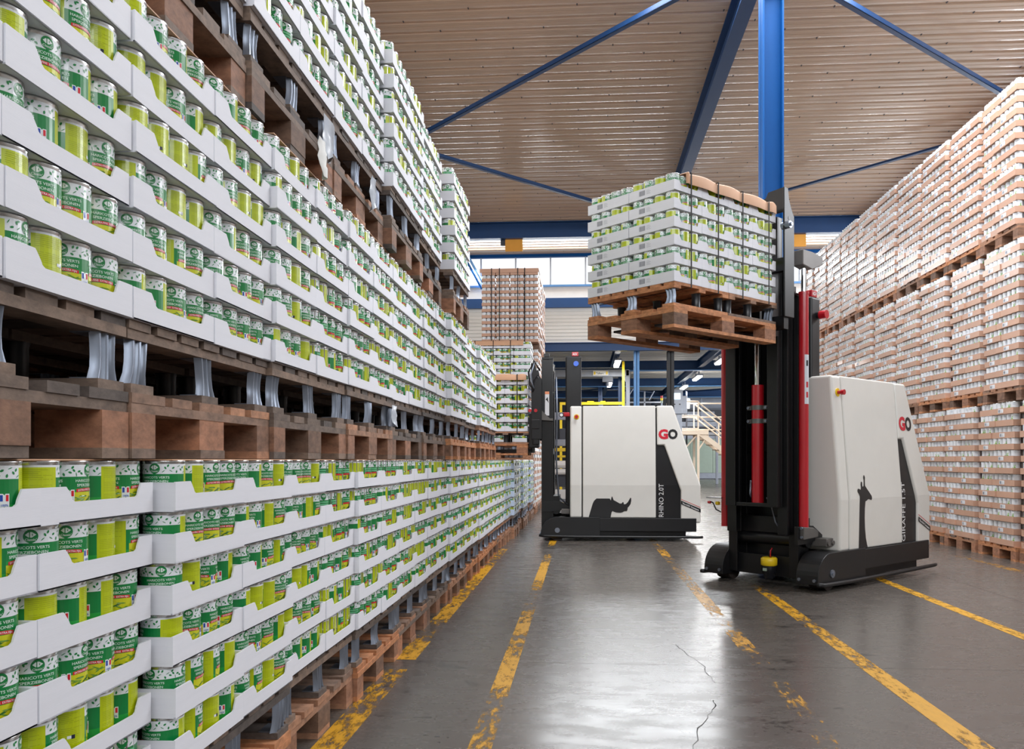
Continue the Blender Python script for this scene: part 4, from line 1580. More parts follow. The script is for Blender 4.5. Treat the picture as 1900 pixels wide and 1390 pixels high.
# pale blue film-wrapped stacks standing on the floor past the lower tier
film_trays = Join()
TRAY_F = tray_mb(.397, .298, .078)
for k in range(6):
    yc = 10.42 + .82 * k
    xf = front_x(yc) + .03 * (k % 2)
    far_stack_white(yc, 1, xf, TRAY_F, film_trays)
    simple_pallet(me_euj, 'euro_pallet', xf, yc, 0, LEFT, f'brown block pallet, {ORD[k + 1]} under the film-wrapped stacks past the lower tier', 'pallets under the film-wrapped stacks')
    simple_pallet(me_haj, 'half_pallet', xf - .01, yc, .1445, LEFT, f'half pallet, {ORD[k + 1]} under the film-wrapped stacks past the lower tier', 'pallets under the film-wrapped stacks')
o = film_trays.obj('film_wrapped_trays', [M['blue_card']])
tag(o, 'pale blue film-wrapped trays of cans past the lower tier', 'trays', kind='stuff')
for tier in (2, 3):
    yc = 14.9
    xf = front_x(yc)
    zb = (tier - 1) * (STEM + 6 * PITCH + .004)
    far_stack_white(yc, tier, xf, TRAY_A, stuff_trays)
    simple_pallet(me_euj, 'euro_pallet', xf, yc, zb, LEFT, f'brown block pallet under the {TN[tier]} white stack standing behind the rhino load', 'pallets behind the rhino load')
    simple_pallet(me_haj, 'half_pallet', xf - .01, yc, zb + .1445, LEFT, f'half pallet under the {TN[tier]} white stack standing behind the rhino load', 'pallets behind the rhino load')
    if tier == 3:
        zt = zb + STEM + 6 * PITCH
        cv = empty('cardboard_cover', (xf, yc - .41, zt), 0)
        tag(cv, 'brown folded cardboard cover on the white stack below the tall brown stack', 'cardboard cover')
        for a, b in ((-1.2, -.98), (-.97, -.66), (-.65, -.36), (-.35, -.13)):
            MB().box(a, b, -.012, -.008, -.075, .008).box(a, b, -.012, .35, .004, .008).obj('flap', M['cap_card'], cv)
        for k, x in enumerate((-.975, -.655, -.355)):
            o = MB().box(x - .006, x + .006, -.018, -.016, -.74, .012).box(x - .006, x + .006, -.018, .8, .010, .012).obj('packing_strap', M['strap'])
            o.location = (xf, yc - .41, zt)
            tag(o, f'black packing strap, {ORD[k + 1]} across the white stack below the tall brown stack', 'strap', 'straps on the far white stack')

# ------------------------------------------------------------------ brown trays with white cans: right row and the tall stacks at the far left
brown_stuff, wcan_stuff = Join(), Join()
RIGHT = math.radians(-90)
WP = .1232
RX = 4.35


def brown_stack(xf, yc, zb, rz, single_t, single_c, nm, near_side=True, layers=12, trays_any=True):
    """load 0.74 m wide, front along local x, depth along local +y"""
    c, s_ = math.cos(rz), math.sin(rz)

    def W(x, y):
        return xf + x * c - y * s_, yc + x * s_ + y * c
    for ly in range(layers):
        z = zb + .1446 + ly * WP
        nm2 = nm.replace(' stack of the right row', ' right stack')
        split = (4, 4) if ly % 2 == 0 else (3, 5)
        x = -.37
        ncan = 0
        for h, nn in enumerate(split):
            w = .0925 * nn
            xm = x + w / 2
            off = random.uniform(-.010, .010)
            wx, wy = W(xm, off)
            jr = random.uniform(-.008, .008)
            which = 'far' if h == 0 else 'near'
            lab_here = (ly % 2 == 0 and h == 0) or (ly % 2 == 1 and h == 1)
            if single_t:
                o = bpy.data.objects.new('brown_carton', me_tray_w[nn])
                C.objects.link(o)
                o.location = (wx, wy, z)
                o.rotation_euler = (0, 0, rz + jr)
                tag(o, f'brown can tray, {which} half, {ORD[ly + 1]} layer, {nm}', 'tray', 'brown trays of the right row')
                if lab_here:
                    cd = bpy.data.objects.new('barcode_sticker', me_code_w)
                    C.objects.link(cd)
                    cd.parent = o
                    cd.location = (-.02 + random.uniform(-.03, .03), 0, random.uniform(-.002, .003))
            else:
                brown_stuff.put(TRAY_W[nn], wx, wy, z, rz + jr)
                if lab_here:
                    brown_stuff.put(STK, *W(xm - .02, off - .0005), z, rz)
            for k in range(nn):
                ncan += 1
                px_, py_ = W(x + w / 2 + (w - .0125) / nn * (k + .5 - nn / 2), .0495 + off)
                rot = random.choice((random.uniform(-.9, .9), random.uniform(.9, 5.4)))
                if single_c:
                    o = bpy.data.objects.new('white_can', me_white_can)
                    C.objects.link(o)
                    o.location = (px_, py_, z + .0036)
                    o.rotation_euler = (0, 0, rz + rot)
                    look = 'green sprig outward' if abs((rot + PI) % (2 * PI) - PI) < .9 else 'faint print outward'
                    tag(o, f'white can, {look}, {ORD[ncan]} from far end, {ORD[ly + 1]} layer, {nm2}', 'can', 'white cans of the right row')
                else:
                    wcan_stuff.put(wc_lo, px_, py_, z + .0036, rz + rot)
                if k % 1 == 0:
                    wcan_stuff.put(wc_rear, *W(x + w / 2 + (w - .0125) / nn * (k + .5 - nn / 2), .0495 + off + .0895), z + .0036, 0)
            x += w
        # the end that faces the camera: trays and cans behind the front one
        if near_side:
            xe = .37
            for q in (1, 2):
                brown_stuff.put(TRAY_W[4], *W(xe - .185, .303 * q), z, rz)
            for q in range(1, 3):
                for r_ in range(3):
                    wcan_stuff.put(wc_lo, *W(xe - .0508, .303 * q + .0495 + .0895 * r_), z + .0036, random.uniform(-PI, PI))
            wcan_stuff.put(wc_lo, *W(xe - .0508, .0495 + off + .0895 * 2), z + .0036, random.uniform(-PI, PI))


STK = MB().box(-.052, .052, -.0016, -.0004, .012, .052, 1, lin(222, 224, 230))
STK.box(-.042, -.016, -.0022, -.0016, .018, .046, 1, lin(150, 152, 162))
R1 = [7.85 + .855 * k for k in range(11)]
R2 = [7.72 + .865 * k for k in range(11)]
R3 = [8.66 + .822 * k for k in range(10)]
RTN = {1: 'lower', 2: 'middle', 3: 'upper'}
for tier, ys in ((1, R1), (2, R2), (3, R3)):
    zb = (tier - 1) * 1.626
    for i, y0 in enumerate(ys):
        yc = y0 + .41
        xf = RX + random.uniform(-.012, .012)
        nm = f'{ORD[i + 1]} {RTN[tier]} stack of the right row'
        if not (tier == 1 and i > 3):
            pk = 'orange' if (i + tier) % 3 else 'brown'
            inst(EURO[pk], 'euro_pallet', (xf + .004, yc, zb), RIGHT, f'{pk} block pallet under the {nm}', 'pallet', 'block pallets of the right row')
        else:
            simple_pallet(me_euj, 'euro_pallet', xf + .004, yc, zb, RIGHT, f'brown block pallet under the {nm}', 'block pallets of the right row')
        st_ = (tier == 1 and i < 2) or (tier == 2 and i < 6) or (tier == 3 and i < 5)
        sc_ = (tier == 1 and i in (1,)) or (tier == 2 and i in (1, )) or (tier == 3 and i in (0,))
        brown_stack(xf, yc, zb, RIGHT, st_, sc_, nm)
# tall brown stacks past the white ones on the left
for tier in (1, 2, 3):
    n0 = {1: 15.75, 2: 17.05, 3: 17.05}[tier]
    for k in range(5 if tier == 1 else 3):
        yc = n0 + .4 + .85 * k
        xf = front_x(yc)
        zb = (tier - 1) * 1.626
        simple_pallet(me_euj, 'euro_pallet', xf, yc, zb, LEFT, f'brown block pallet under the {ORD[k + 1]} {RTN[tier]} brown stack beyond the rhino load', 'pallets of the far brown stacks')
        brown_stack(xf, yc, zb, LEFT, False, False, '', near_side=False)
        if k == 0:
            for ly in range(12):
                z = zb + .1446 + ly * WP
                for q in range(4):
                    brown_stuff.put(TRAY_W[3], xf - .145 - .290 * q, yc - .670, z, 0)
                    for r_ in (-1, 0, 1):
                        wcan_stuff.put(wc_lo, xf - .145 - .290 * q + .0872 * r_, yc - .670 + .0495, z + .0036, random.uniform(-PI, PI))
            if tier == 3:
                for q, x in enumerate((-.95, -.79, -.42, -.28)):
                    o = MB().box(x - .008, x + .008, -.003, 0, -1.48, .01).box(x - .008, x + .008, -.003, .75, .01, .013).obj('packing_strap', M['strap'])
                    o.location = (xf, yc - .690, zb + .149 + 12 * WP)
                    tag(o, f'black packing strap, {ORD[q + 1]} across the tall brown stack below the orange board', 'strap', 'straps on the tall brown stack')
                o = MB().box(-1.19, .0, -.004, .7, 0, .006).box(-1.19, .0, -.008, -.004, -.075, .006).obj('cardboard_cover', M['brown_card'])
                o.location = (xf, yc - .676, zb + .146 + 12 * WP)
                tag(o, 'brown cardboard lid on top of the tall brown stack below the orange board', 'cardboard cover')
o = brown_stuff.obj('brown_trays', [M['brown_card'], M['sticker']])
tag(o, 'brown cardboard trays farther along both rows', 'trays', kind='stuff')
o = wcan_stuff.obj('white_cans', [M['white_can'], M['tin']])
tag(o, 'white cans packed in the brown trays', 'cans', kind='stuff')
o = DEEP_OBJ.obj('stored_goods', [M['plank'], M['steel']])
tag(o, 'filler pallets and trays added behind the front stacks of the left row', 'stored goods', kind='stuff')
o = stuff_cans.obj('tin_cans', CAN_MATS)
tag(o, 'green and lime bean cans farther along the left row', 'cans', kind='stuff')
o = stuff_trays.obj('white_trays', [M['white_card']])
tag(o, 'white can trays farther along the left row', 'trays', kind='stuff')

# ------------------------------------------------------------------ the two driverless lift vehicles
Z_TOP, Z_CR = 1.715, .706


def hw(z):
    return .515 if z <= Z_CR else .515 - .08 * (z - Z_CR) / (Z_TOP - Z_CR)


def shell(upper, lower, outline, inset=0.0):
    """body cover: side faces lean in above the crease; polygons in (b, z), counter-clockwise seen from the near side"""
    mb = MB()
    idx = {}

    def vid(p, sgn):
        k = (p, sgn)
        if k not in idx:
            idx[k] = len(mb.v)
            mb.v.append((p[0], -sgn * (hw(p[1]) - inset), p[1]))
        return idx[k]

    def face(f_):
        mb.f.append(f_)
        mb.m.append(0)
        mb.c.append((1, 1, 1))
        mb.sm.append(False)
    for poly in (upper, lower):
        if poly:
            face([vid(p, 1) for p in poly])
            face([vid(p, -1) for p in poly][::-1])
    n = len(outline)
    for i in range(n):
        p, q = outline[i], outline[(i + 1) % n]
        face([vid(q, 1), vid(p, 1), vid(p, -1), vid(q, -1)])
    return mb


def decal(mb, pts, tris, off=.0022, mat=0):
    mb.add([(p[0], -(hw(p[1]) + off), p[1]) for p in pts], tris, mat)


def fan(n):
    return [list(range(n))]


def poly_tris(pts):
    """triangulate an outline"""
    from mathutils.geometry import tessellate_polygon
    t = tessellate_polygon([[Vector((p[0], p[1], 0)) for p in pts]])
    out = []
    for a, b, c in t:
        (x0, y0), (x1, y1), (x2, y2) = pts[a], pts[b], pts[c]
        out.append((a, b, c) if (x1 - x0) * (y2 - y0) - (x2 - x0) * (y1 - y0) > 0 else (a, c, b))
    return out


RHINO = [(.475, .295), (.492, .355), (.528, .475), (.545, .510), (.575, .538), (.64, .538), (.742, .538), (.756, .513), (.762, .545), (.771, .568), (.782, .545), (.79, .520),
         (.83, .498), (.868, .476), (.89, .476), (.908, .496), (.914, .492), (.922, .466), (.945, .470), (.968, .492), (.985, .520), (1.0, .548), (1.012, .545), (1.013, .510),
         (1.004, .470), (.985, .440), (.968, .425), (.965, .392), (.955, .380), (.925, .378), (.90, .364), (.87, .358), (.82, .362), (.775, .380), (.765, .360), (.752, .295)]
GIRAFFE = [(.545, .300), (.552, .50), (.556, .68), (.562, .83), (.550, .855), (.540, .865), (.532, .885), (.541, .905), (.560, .905), (.580, .893), (.590, .915), (.587, .945), (.592, .972),
           (.603, .978), (.612, .965), (.610, .945), (.611, .925), (.630, .930), (.640, .990), (.634, 1.015), (.641, 1.040), (.652, 1.040), (.660, 1.018), (.655, .99), (.652, .935),
           (.675, .905), (.71, .865), (.742, .825), (.745, .800), (.735, .782), (.715, .790), (.685, .795), (.66, .778), (.645, .775), (.635, .70), (.633, .60), (.637, .50),
           (.65, .40), (.668, .330), (.68, .300)]


GIRAFFE = [(.60 + (b - .60) * 1.12, .30 + (z - .30) * .81) for b, z in GIRAFFE]


def make_vehicle(kind, pos, rz, zf, label):
    gir = kind == 'giraffe'
    V = empty('lift_vehicle', pos, rz)
    tag(V, label, 'lift vehicle', 'driverless lift vehicles')
    hb = .24

    # ---- white covers around a black core
    core_up = [(.26, Z_CR), (1.82, Z_CR), (1.50, 1.69), (.26, 1.69)]
    core_lo = [(.26, .20), (1.80, .20), (1.82, Z_CR), (.26, Z_CR)]
    shell(core_up, core_lo, [(.26, .20), (1.80, .20), (1.82, Z_CR), (1.50, 1.69), (.26, 1.69), (.26, Z_CR)], .022).obj('core', M['agv_black'], V)
    a, b = hb, .388
    f = shell([(a, Z_CR), (b, Z_CR), (b, Z_TOP), (a, Z_TOP)], [(a, .292), (b, .292), (b, Z_CR), (a, Z_CR)],
              [(a, .292), (b, .292), (b, Z_CR), (b, Z_TOP), (a, Z_TOP), (a, Z_CR)]).obj('front_cover', M['agv_white'], V, .022, 3)
    a, b = .402, 1.322
    mc = shell([(a, Z_CR), (b, Z_CR), (b, Z_TOP), (a, Z_TOP)], [(a, .295), (b, .295), (b, Z_CR), (a, Z_CR)],
               [(a, .295), (b, .295), (b, Z_CR), (b, Z_TOP), (a, Z_TOP), (a, Z_CR)]).obj('side_cover', M['agv_white'], V, .012, 3)
    up = [(1.609, Z_CR), (1.879, Z_CR), (1.54, Z_TOP), (1.34, Z_TOP), (1.34, 1.213), (1.431, 1.213)]
    lo = [(1.633, .233), (1.879, .233), (1.879, Z_CR), (1.609, Z_CR), (1.633, .637)]
    rc = shell(up, lo, [(1.633, .233), (1.879, .233), (1.879, Z_CR), (1.54, Z_TOP), (1.34, Z_TOP), (1.34, 1.213), (1.431, 1.213), (1.609, Z_CR), (1.633, .637)]).obj('rear_cowl', M['agv_white'], V, .018, 3)
    # lettering and marks on the near side
    mb = MB()
    sil = GIRAFFE if gir else RHINO
    decal(mb, sil, poly_tris(sil))
    mb.obj('animal_silhouette', M['print_black'], mc)
    for ch, x, m in (('G', 1.358, 'print_red'), ('O', 1.478, 'print_black')):
        pts, tri = text_tris(ch, .165, .05)
        xs = [p[0] for p in pts]
        ys = [p[1] for p in pts]
        k = .120 / (max(xs) - min(xs))
        kz = .128 / (max(ys) - min(ys))
        ln = MB()
        # black O overlaps the red G; a white rim parts them
        decal(ln, [(x + (p[0] - min(xs)) * k, 1.288 + (p[1] - min(ys)) * kz) for p in pts], tri, .0022 if ch == 'G' else .0028)
        ln.obj('letter', M[m], rc)
    txt = 'GIRAFFE 1.5T' if gir else 'RHINO 2.0T'
    pts, tri = text_tris(txt, .09)
    L = max(p[0] for p in pts)
    k = (.53 if gir else .425) / L
    mb = MB()
    pp = [(1.418 - p[1] * .95, .30 + p[0] * k) for p in pts]
    mb.add([(p[0], -(hw(p[1]) - .022 + .002), p[1]) for p in pp], tri)
    mb.obj('model_lettering', M['print_white'], V)
    # slanted band with the small slogan
    sl = -.105 / .246
    mb = MB()
    q = [(1.634, .470), (1.8795, .470 + sl * .246), (1.8795, .515 + sl * .246), (1.634, .515)]
    decal(mb, q, fan(4))
    mb.obj('slogan_band', M['print_black'], rc)
    mb = MB()
    q = [(1.634, .530), (1.8795, .530 + sl * .246), (1.8795, .536 + sl * .246), (1.634, .536)]
    decal(mb, q, fan(4))
    mb.obj('red_stripe', M['print_red'], rc)
    pts, tri = text_tris('The AGV Company', .028, .03)
    L = max(p[0] for p in pts)
    k = .205 / L
    mb = MB()
    decal(mb, [(1.652 + p[0] * k, .482 + p[1] * .9 + sl * (p[0] * k + .018)) for p in pts], tri, .0032)
    mb.obj('slogan', M['print_white'], rc)
    # emergency stop
    es = MB().tube((.322, -hw(1.575) + .004, 1.575), (.322, -hw(1.575) - .006, 1.575), .034, 16).obj('stop_plate', M['yellow'], V)
    MB().tube((.322, -hw(1.575) - .006, 1.575), (.322, -hw(1.575) - .05, 1.575), .015, 12).tube((.322, -hw(1.575) - .035, 1.575), (.322, -hw(1.575) - .062, 1.575), .022, 14).obj('stop_button', M['red'], es)

    # ---- chassis and legs
    MB().box(.40, 1.825, -.53, .53, .124, .292).obj('chassis', M['agv_black'], V, .006)
    MB().box(.45, 1.70, -.47, .47, .05, .124).obj('skirt', M['agv_black'], V)
    for sg, s0, s1 in ((1, -.535, -.345), (-1, .345, .535)):
        arc = [(-.13 + .2 - .2 * math.cos(t), .10 + .2 * math.sin(t)) for t in [PI / 2 * i / 10 for i in range(11)]]
        poly = [(-.13, .06)] + [(.62, .06), (.62, .30)] + arc[::-1]
        poly = [(-.13, .06), (.62, .06), (.62, .30)] + arc[::-1][:-0 or None]
        lg = MB().prism(poly, s0, s1, 'y').obj('leg_casing', M['agv_black'], V, .004)
        yo = s0 if sg == 1 else s1
        MB().tube((.08, yo, .135), (.08, yo - sg * .008, .135), .032, 18).tube((.08, yo - sg * .008, .135), (.08, yo - sg * .014, .135), .016, 6).obj('axle_cap', M['steel'], lg)
        bm_ = MB()
        for yy in (s0 + .03, s1 - .03):
            bm_.tube((-.131, yy, .095), (-.142, yy, .095), .013, 8)
        bm_.obj('bolt', M['steel'], lg)
        MB().tube((.08, s0 + .03, .09), (.08, s1 - .03, .09), .09, 24).obj('front_wheel', M['rubber'], V)
        MB().path([(-.15, yo - sg * .012, .07), (-.08, yo - sg * .022, .062), (.3, yo - sg * .022, .055), (1.2, yo - sg * .022, .055), (1.86, yo - sg * .022, .058), (1.9, yo - sg * .02, .06)], .017, 8).obj('bumper_bar', M['agv_black'], V)
    MB().tube((1.05, -.2, .09), (1.05, .2, .09), .09, 20).obj('rear_wheel', M['rubber'], V)
    MB().box(.02, .06, -.345, .345, .075, .24).obj('front_plate', M['agv_black'], V)
    MB().tube((.06, -.345, .38), (.06, .345, .38), .055, 14).box(.02, .10, -.33, .33, .43, .56).obj('cross_tube', M['mast'], V)

    # ---- laser scanner between the legs
    ls = MB().lathe([(.05, .165), (.066, .172), (.066, .225), (.055, .235)], 20, c=(-.06, -.06, 0)).obj('laser_scanner', M['yellow'], V)
    MB().lathe([(.03, .06), (.042, .075), (.042, .10), (.055, .11), (.058, .165)], 18, c=(-.06, -.06, 0)).obj('scanner_optics', M['black_plastic'], ls)
    MB().box(-.128, -.115, -.075, -.045, .128, .150).obj('display', M['green_panel'], ls)
    MB().path([(-.07, -.08, .235), (-.07, -.08, .29), (-.05, -.08, .31)], .006, 6).obj('plug', M['red'], ls)
    MB().path([(-.05, -.055, .235), (-.05, -.055, .28), (.0, -.05, .30)], .005, 6).obj('cable', M['black_plastic'], ls)

    # ---- mast: three nested stages of channels
    def channel(mb, b0, b1, s0, s1, z0, z1):
        t = .014
        mb.box(b0, b0 + t, s0, s1, z0, z1)
        mb.box(b1 - t, b1, s0, s1, z0, z1)
        so, si = (s0, s1) if s0 < 0 else (s1, s0)
        if s0 < 0:
            mb.box(b0 + t, b1 - t, s0, s0 + t, z0, z1)
        else:
            mb.box(b0 + t, b1 - t, s1 - t, s1, z0, z1)
    up = 1.0 if gir else 0.0
    sh = 0.0 if gir else .075
    stages = (('inner_stage', -.2 + sh, -.125 + sh, .15, .245, .65 if gir else .35, 2.95 if gir else 2.27),
              ('middle_stage', -.12, -.04, .195, .285, .43 if gir else .30, 2.62 if gir else 2.30),
              ('outer_stage', -.035, .12 if gir else .02, .245, .33, .09, 2.33))
    for nm, b0, b1, s0, s1, z0, z1 in stages:
        if nm == 'middle_stage' and not gir:
            continue
        mb = MB()
        channel(mb, b0, b1, -s1 + .02, -s0 + .02, z0, z1)
        channel(mb, b0, b1, s0 + .02, s1 + .02, z0, z1)
        for zz in ((z1 - .09,) if nm != 'outer_stage' else (z1 - .1, 1.1)):
            if nm == 'outer_stage':
                mb.box(b1 - .04, b1 - .01, -s0, s0, zz, zz + .08)
            else:
                mb.box(b0 + .02, b0 + .05, -s0 - .02, s0 + .02, zz, zz + .06)
        if nm == 'inner_stage' and gir:
            mb.box(b0 + .01, b0 + .06, -s0 - .02, s0 + .02, z0 + .0, z0 + .03)
        mb.obj(nm, M['mast'], V, .003)
    if gir:
        MB().box(.125, .14, -.27, .27, .09, 2.28).obj('mast_back_plate', M['mast'], V)
    # hydraulic cylinders
    for sy in ((-.345, .395) if gir else ()):
        cy = MB().tube((-.015, sy, .46), (-.015, sy, 2.34), .0375, 20).tube((-.015, sy, 2.34), (-.015, sy, 2.36), .041, 20).obj('lift_cylinder', M['red'], V)
        MB().tube((-.015, sy, 2.36), (-.015, sy, 2.58 if gir else 2.40), .022, 14).obj('piston_rod', M['chrome'], cy)
        if sy < 0 and gir:
            MB().add([], []) if False else None
            st_ = MB()
            import_pts = [(-.0385, 1.20), (-.0385, 1.87)]
            vv, n = [], 7
            for z in (1.47, 1.86):
                for i in range(n + 1):
                    t = math.radians(195 + 70 * i / n) - math.radians(0)
                    vv.append((-.015 + .0384 * math.cos(t + .45), sy + .0384 * math.sin(t + .45), z))
            st_.add(vv, [(i, i + 1, n + 2 + i, n + 1 + i) for i in range(n)], 0, lin(214, 218, 226))
            for zz, c_ in ((1.52, lin(200, 40, 50)), (1.60, lin(200, 40, 50)), (1.77, lin(40, 40, 46))):
                v2 = []
                for dz in (0, .045):
                    for i in range(n - 3):
                        t = math.radians(195 + 70 * (i + 2) / n)
                        v2.append((-.015 + .0387 * math.cos(t + .45), sy + .0387 * math.sin(t + .45), zz + dz))
                st_.add(v2, [(i, i + 1, n - 3 + i + 1, n - 3 + i) for i in range(n - 4)], 0, c_)
            st_.obj('warning_sticker', M['sticker'], cy)
    if gir:
        cy = MB().tube((-.10, .02, .67), (-.10, .02, 1.64), .049, 24).tube((-.10, .02, .65), (-.10, .02, .67), .044, 24).obj('lift_cylinder', M['red'], V)
        MB().tube((-.10, .02, 1.64), (-.10, .02, 2.30), .030, 18).obj('piston_rod', M['chrome'], cy)
        for zc in (1.455, 1.345):
            MB().tube((-.10, .02, zc - .019), (-.10, .02, zc + .019), .053, 24).box(-.108, -.094, -.075, .115, zc - .017, zc + .017).obj('clamp', M['bracket'], cy)
            MB().tube((-.108, -.062, zc), (-.12, -.062, zc), .012, 8).tube((-.108, .102, zc), (-.12, .102, zc), .012, 8).obj('clamp_bolt', M['steel'], cy)
        MB().path([(-.11, .075, .72), (-.12, .08, .75), (-.11, .08, .86)], .008, 6).obj('bleed_pipe', M['steel'], cy)
        MB().path([(-.08, -.05, .72), (-.03, -.06, .66), (.0, -.08, .52), (.0, -.12, .47)], .007, 6).path([(-.06, -.09, 1.2), (-.05, -.09, .9), (-.04, -.08, .72)], .008, 6).obj('hose', M['steel'], V)
        # head bracket on top of the outer cylinder
        for sy in (-.345, .395):
            MB().prism([(-.10, 2.56), (.04, 2.54), (.20, 2.60), (.20, 2.66), (.04, 2.68), (-.10, 2.68)], sy - .045, sy + .045, 'y').obj('head_bracket', M['bracket'], V, .006)
    # foot bracket of the side cylinder
    for sy in ((-.345,) if gir else ()):
        fb_ = MB().prism([(-.09, .40), (.12, .41), (.12, .46), (.05, .49), (-.09, .50)], sy - .05, sy + .04, 'y').obj('foot_bracket', M['bracket'], V, .006)
        MB().tube((-.09, sy - .03, .49), (-.104, sy - .03, .49), .012, 8).tube((-.09, sy - .03, .42), (-.104, sy - .03, .42), .012, 8).obj('bolt', M['steel'], fb_)
    MB().box(.13, .235, -.46, -.33, .335, .40).tube((.15, -.462, .365), (.15, -.475, .365), .022, 10).tube((.215, -.462, .365), (.215, -.475, .365), .018, 10).obj('mounting_clamp', M['bracket'], V, .01)
    MB().prism([(-.127, .50), (.10, .50), (.24, .42), (.24, .40), (.0, .36), (-.127, .36)], -.36, -.33, 'y').obj('gusset_plate', M['agv_black'], V)

    # ---- portal tower behind the mast
    tw = MB()
    for s0, s1 in ((-.262, -.195), (.195, .262)):
        tw.box(.243 if gir else .178, .384, s0, s1, .29, 2.375)
    tw.box(.253, .374, -.195, .195, 2.22, 2.365)
    tw.obj('sensor_tower', M['agv_black'], V, .02, 3)
    if gir:
        bt = MB().tube((.34, -.260, 2.225), (.34, -.285, 2.225), .03, 16).obj('lamp_socket', M['black_plastic'], V)
        MB().tube((.34, -.285, 2.225), (.34, -.345, 2.225), .036, 16).obj('red_lamp', M['red'], bt)
    else:
        MB().tube((.315, -.258, 2.275), (.315, -.285, 2.275), .034, 18).obj('blue_button', M['blue_button'], V)
    bc = MB().box(.26, .345, -.255, -.205, 2.373, 2.43).obj('red_beacon', M['red'], V, .006)
    pts, tri = text_tris('AGV', .04, .02)
    mb = MB()
    mb.add([(.27 + p[0] * .72, -.2565, 2.388 + p[1]) for p in pts], tri)
    mb.obj('beacon_text', M['print_white'], bc)
    MB().box(-.13, .02, -.30, -.20, 2.33, 2.36).box(-.10, -.03, -.29, -.22, 2.36, 2.41).obj('mast_cap', M['mast'], V, .006)
    if not gir:
        # warning sticker and steel bracket on the near mast channel
        mb = MB()
        mb.box(-.085, -.03, -.347, -.3455, 1.60, 1.91, 0, lin(224, 224, 226))
        mb.box(-.085, -.03, -.348, -.347, 1.875, 1.91, 0, lin(232, 150, 110))
        mb.add([(-.08, -.3478, 1.80), (-.05, -.3478, 1.84), (-.045, -.3478, 1.80), (-.035, -.3478, 1.76), (-.05, -.3478, 1.78), (-.065, -.3478, 1.80)], [(0, 5, 4, 3, 2, 1)], 0, lin(30, 30, 34))
        mb.box(-.130, .022, -.345, -.34, .095, 2.32, 1)
        o = mb.obj('mast_cover', [M['sticker'], M['mast']], V)
        MB().prism([(-.14, 1.62), (-.14, 1.68), (-.02, 1.56), (.02, 1.56), (.02, 1.53), (-.14, 1.54)], -.40, -.345, 'y').obj('cable_bracket', M['bracket'], V)
        for pth, m, rr in (([(.06, -.30, 2.1), (.07, -.31, 1.6), (.06, -.30, 1.0), (.09, -.29, .55), (.2, -.28, .45)], 'steel', .011),
                           ([(-.15, -.36, 2.18), (-.22, -.45, 2.30), (-.29, -.46, 2.15), (-.27, -.46, 1.98), (-.22, -.45, 1.92)], 'black_plastic', .012),
                           ([(-.13, -.36, 2.0), (-.18, -.45, 2.10), (-.22, -.46, 2.05), (-.24, -.46, 1.9)], 'black_plastic', .012),
                           ([(-.22, -.455, 2.26), (-.26, -.47, 2.12), (-.25, -.47, 2.02), (-.22, -.46, 1.94)], 'steel', .01)):
            MB().path(pth, rr, 6).obj('hose', M[m], V)
        vb = MB().tube((.13, -.42, 1.60), (.13, -.47, 1.60), .03, 16).obj('valve_gauge', M['black_plastic'], V)
        MB().tube((.13, -.47, 1.60), (.13, -.474, 1.60), .02, 14).obj('gauge_face', M['print_white'], vb)
        MB().box(.15, .235, -.45, -.41, 1.58, 1.635).obj('valve_block', M['red'], V, .012)

    # ---- lift carriage: side plates, cross plate, forks
    dz = zf - 1.906
    cs = 0.0 if gir else .178
    cx0 = -.36 + cs if gir else -.185
    for sy in (-.435, .415):
        MB().prism([(-.43 + cs, 2.11 + dz), (-.30 + cs, 2.11 + dz), (-.30 + cs, 2.88 + dz), (-.335 + cs, 2.93 + dz), (-.37 + cs, 3.0 + dz), (-.385 + cs, 3.085 + dz), (-.44 + cs, 3.085 + dz)], sy, sy + .014, 'y').obj('carriage_side_plate', M['agv_black'], V, .004)
    MB().tube((-.372 + cs, -.4345, 2.86 + dz), (-.372 + cs, -.4365, 2.86 + dz), .014, 14).obj('plate_hole', M['print_black'], V)
    mb = MB()
    mb.prism([(-.42, 2.90 + dz), (.42, 2.90 + dz), (.42, 2.97 + dz), (.10, 2.97 + dz), (-.20, 3.055 + dz), (-.235, 3.03 + dz), (-.27, 3.035 + dz), (-.29, 3.075 + dz), (-.42, 3.085 + dz)], -.43 + cs, -.418 + cs, 'x')
    mb.obj('carriage_cross_plate', M['agv_black'], V)
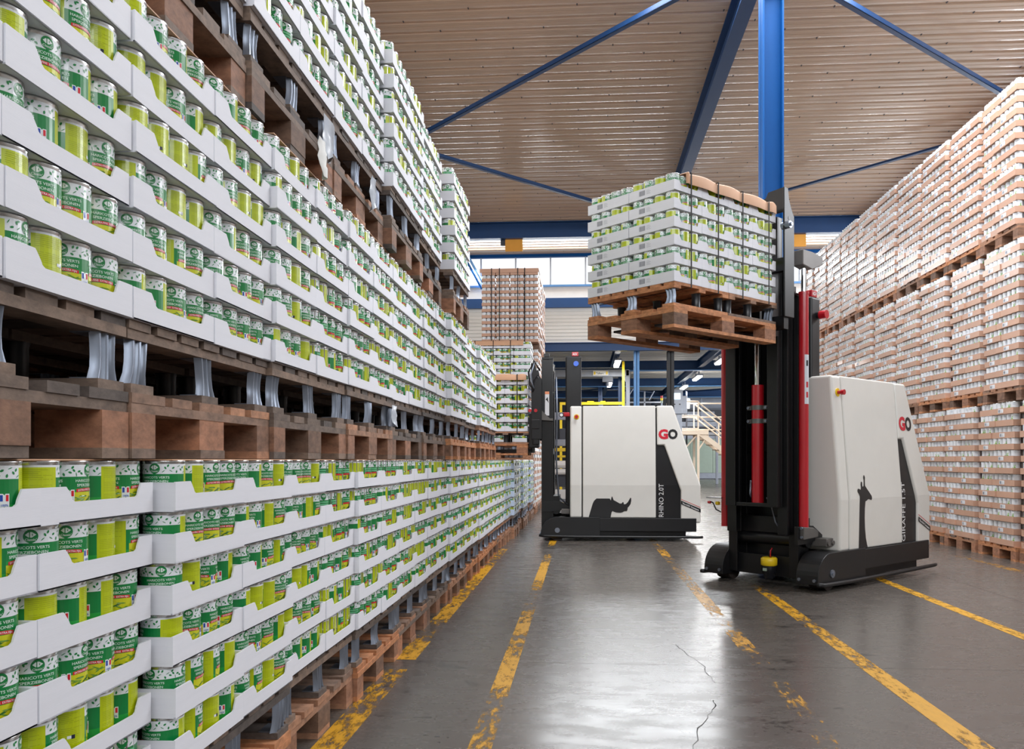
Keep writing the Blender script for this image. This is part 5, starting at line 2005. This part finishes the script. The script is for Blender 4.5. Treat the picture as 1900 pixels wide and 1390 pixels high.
    mb = MB().box(-.42 + cs, cx0, -.42, .42, 2.02 + dz, 2.12 + dz).box(-.42 + cs, cx0, -.42, .42, 2.46 + dz, 2.56 + dz)
    if gir:
        mb.box(-.36, -.21, -.24, -.15, 2.0 + dz, 2.6 + dz).box(-.36, -.21, .17, .26, 2.0 + dz, 2.6 + dz)
    mb.obj('carriage_bars', M['mast'], V)
    for sy in (-.175, .21):
        MB().prism([(-1.56 + cs, zf + .045), (-1.56 + cs, zf + .060), (-.450 + cs, zf + .083), (-.450 + cs, zf + .60), (-.425 + cs, zf + .60), (-.425 + cs, zf + .036), (-.46 + cs, zf + .034)][::-1], sy - .055, sy + .055, 'y').obj('fork', M['mast'], V)
    if gir:
        MB().tube((-.41, -.40, 2.80), (-.41, -.47, 2.80), .028, 14).tube((-.41, -.47, 2.80), (-.41, -.485, 2.80), .014, 8).obj('guide_roller', M['steel'], V)
        # small light barrier with coloured plugs on the far side of the mast
        MB().box(-.10, .0, .40, .54, .70, .706).path([(-.05, .54, .67), (-.05, .50, .655), (-.05, .47, .60), (-.05, .42, .58)], .006, 6).obj('sensor_arm', M['black_plastic'], V)
        MB().tube((-.06, .43, .655), (-.06, .46, .655), .016, 10).obj('sensor_plug', M['yellow'], V)
        MB().tube((-.06, .52, .66), (-.06, .545, .66), .012, 10).obj('sensor_plug', M['red'], V)
    else:
        MB().box(-.29, -.16, -.41, -.36, 1.18, 1.62).box(-.26, -.15, -.44, -.37, 1.42, 1.55).box(-.24, -.155, -.43, -.37, 1.22, 1.36).obj('carriage_box', M['agv_black'], V, .012)
        MB().tube((-.275, -.42, 1.66), (-.275, -.445, 1.66), .022, 12).tube((-.20, -.41, 1.66), (-.20, -.445, 1.66), .022, 12).obj('red_clip', M['red'], V)
    return V


make_vehicle('giraffe', GIR_POS, GIR_ROT, 1.906, 'white and black lift vehicle with giraffe silhouette, holding its load up high')
make_vehicle('rhino', RHI_POS, RHI_ROT, 1.088, 'white and black lift vehicle with rhino silhouette, broadside to the camera')
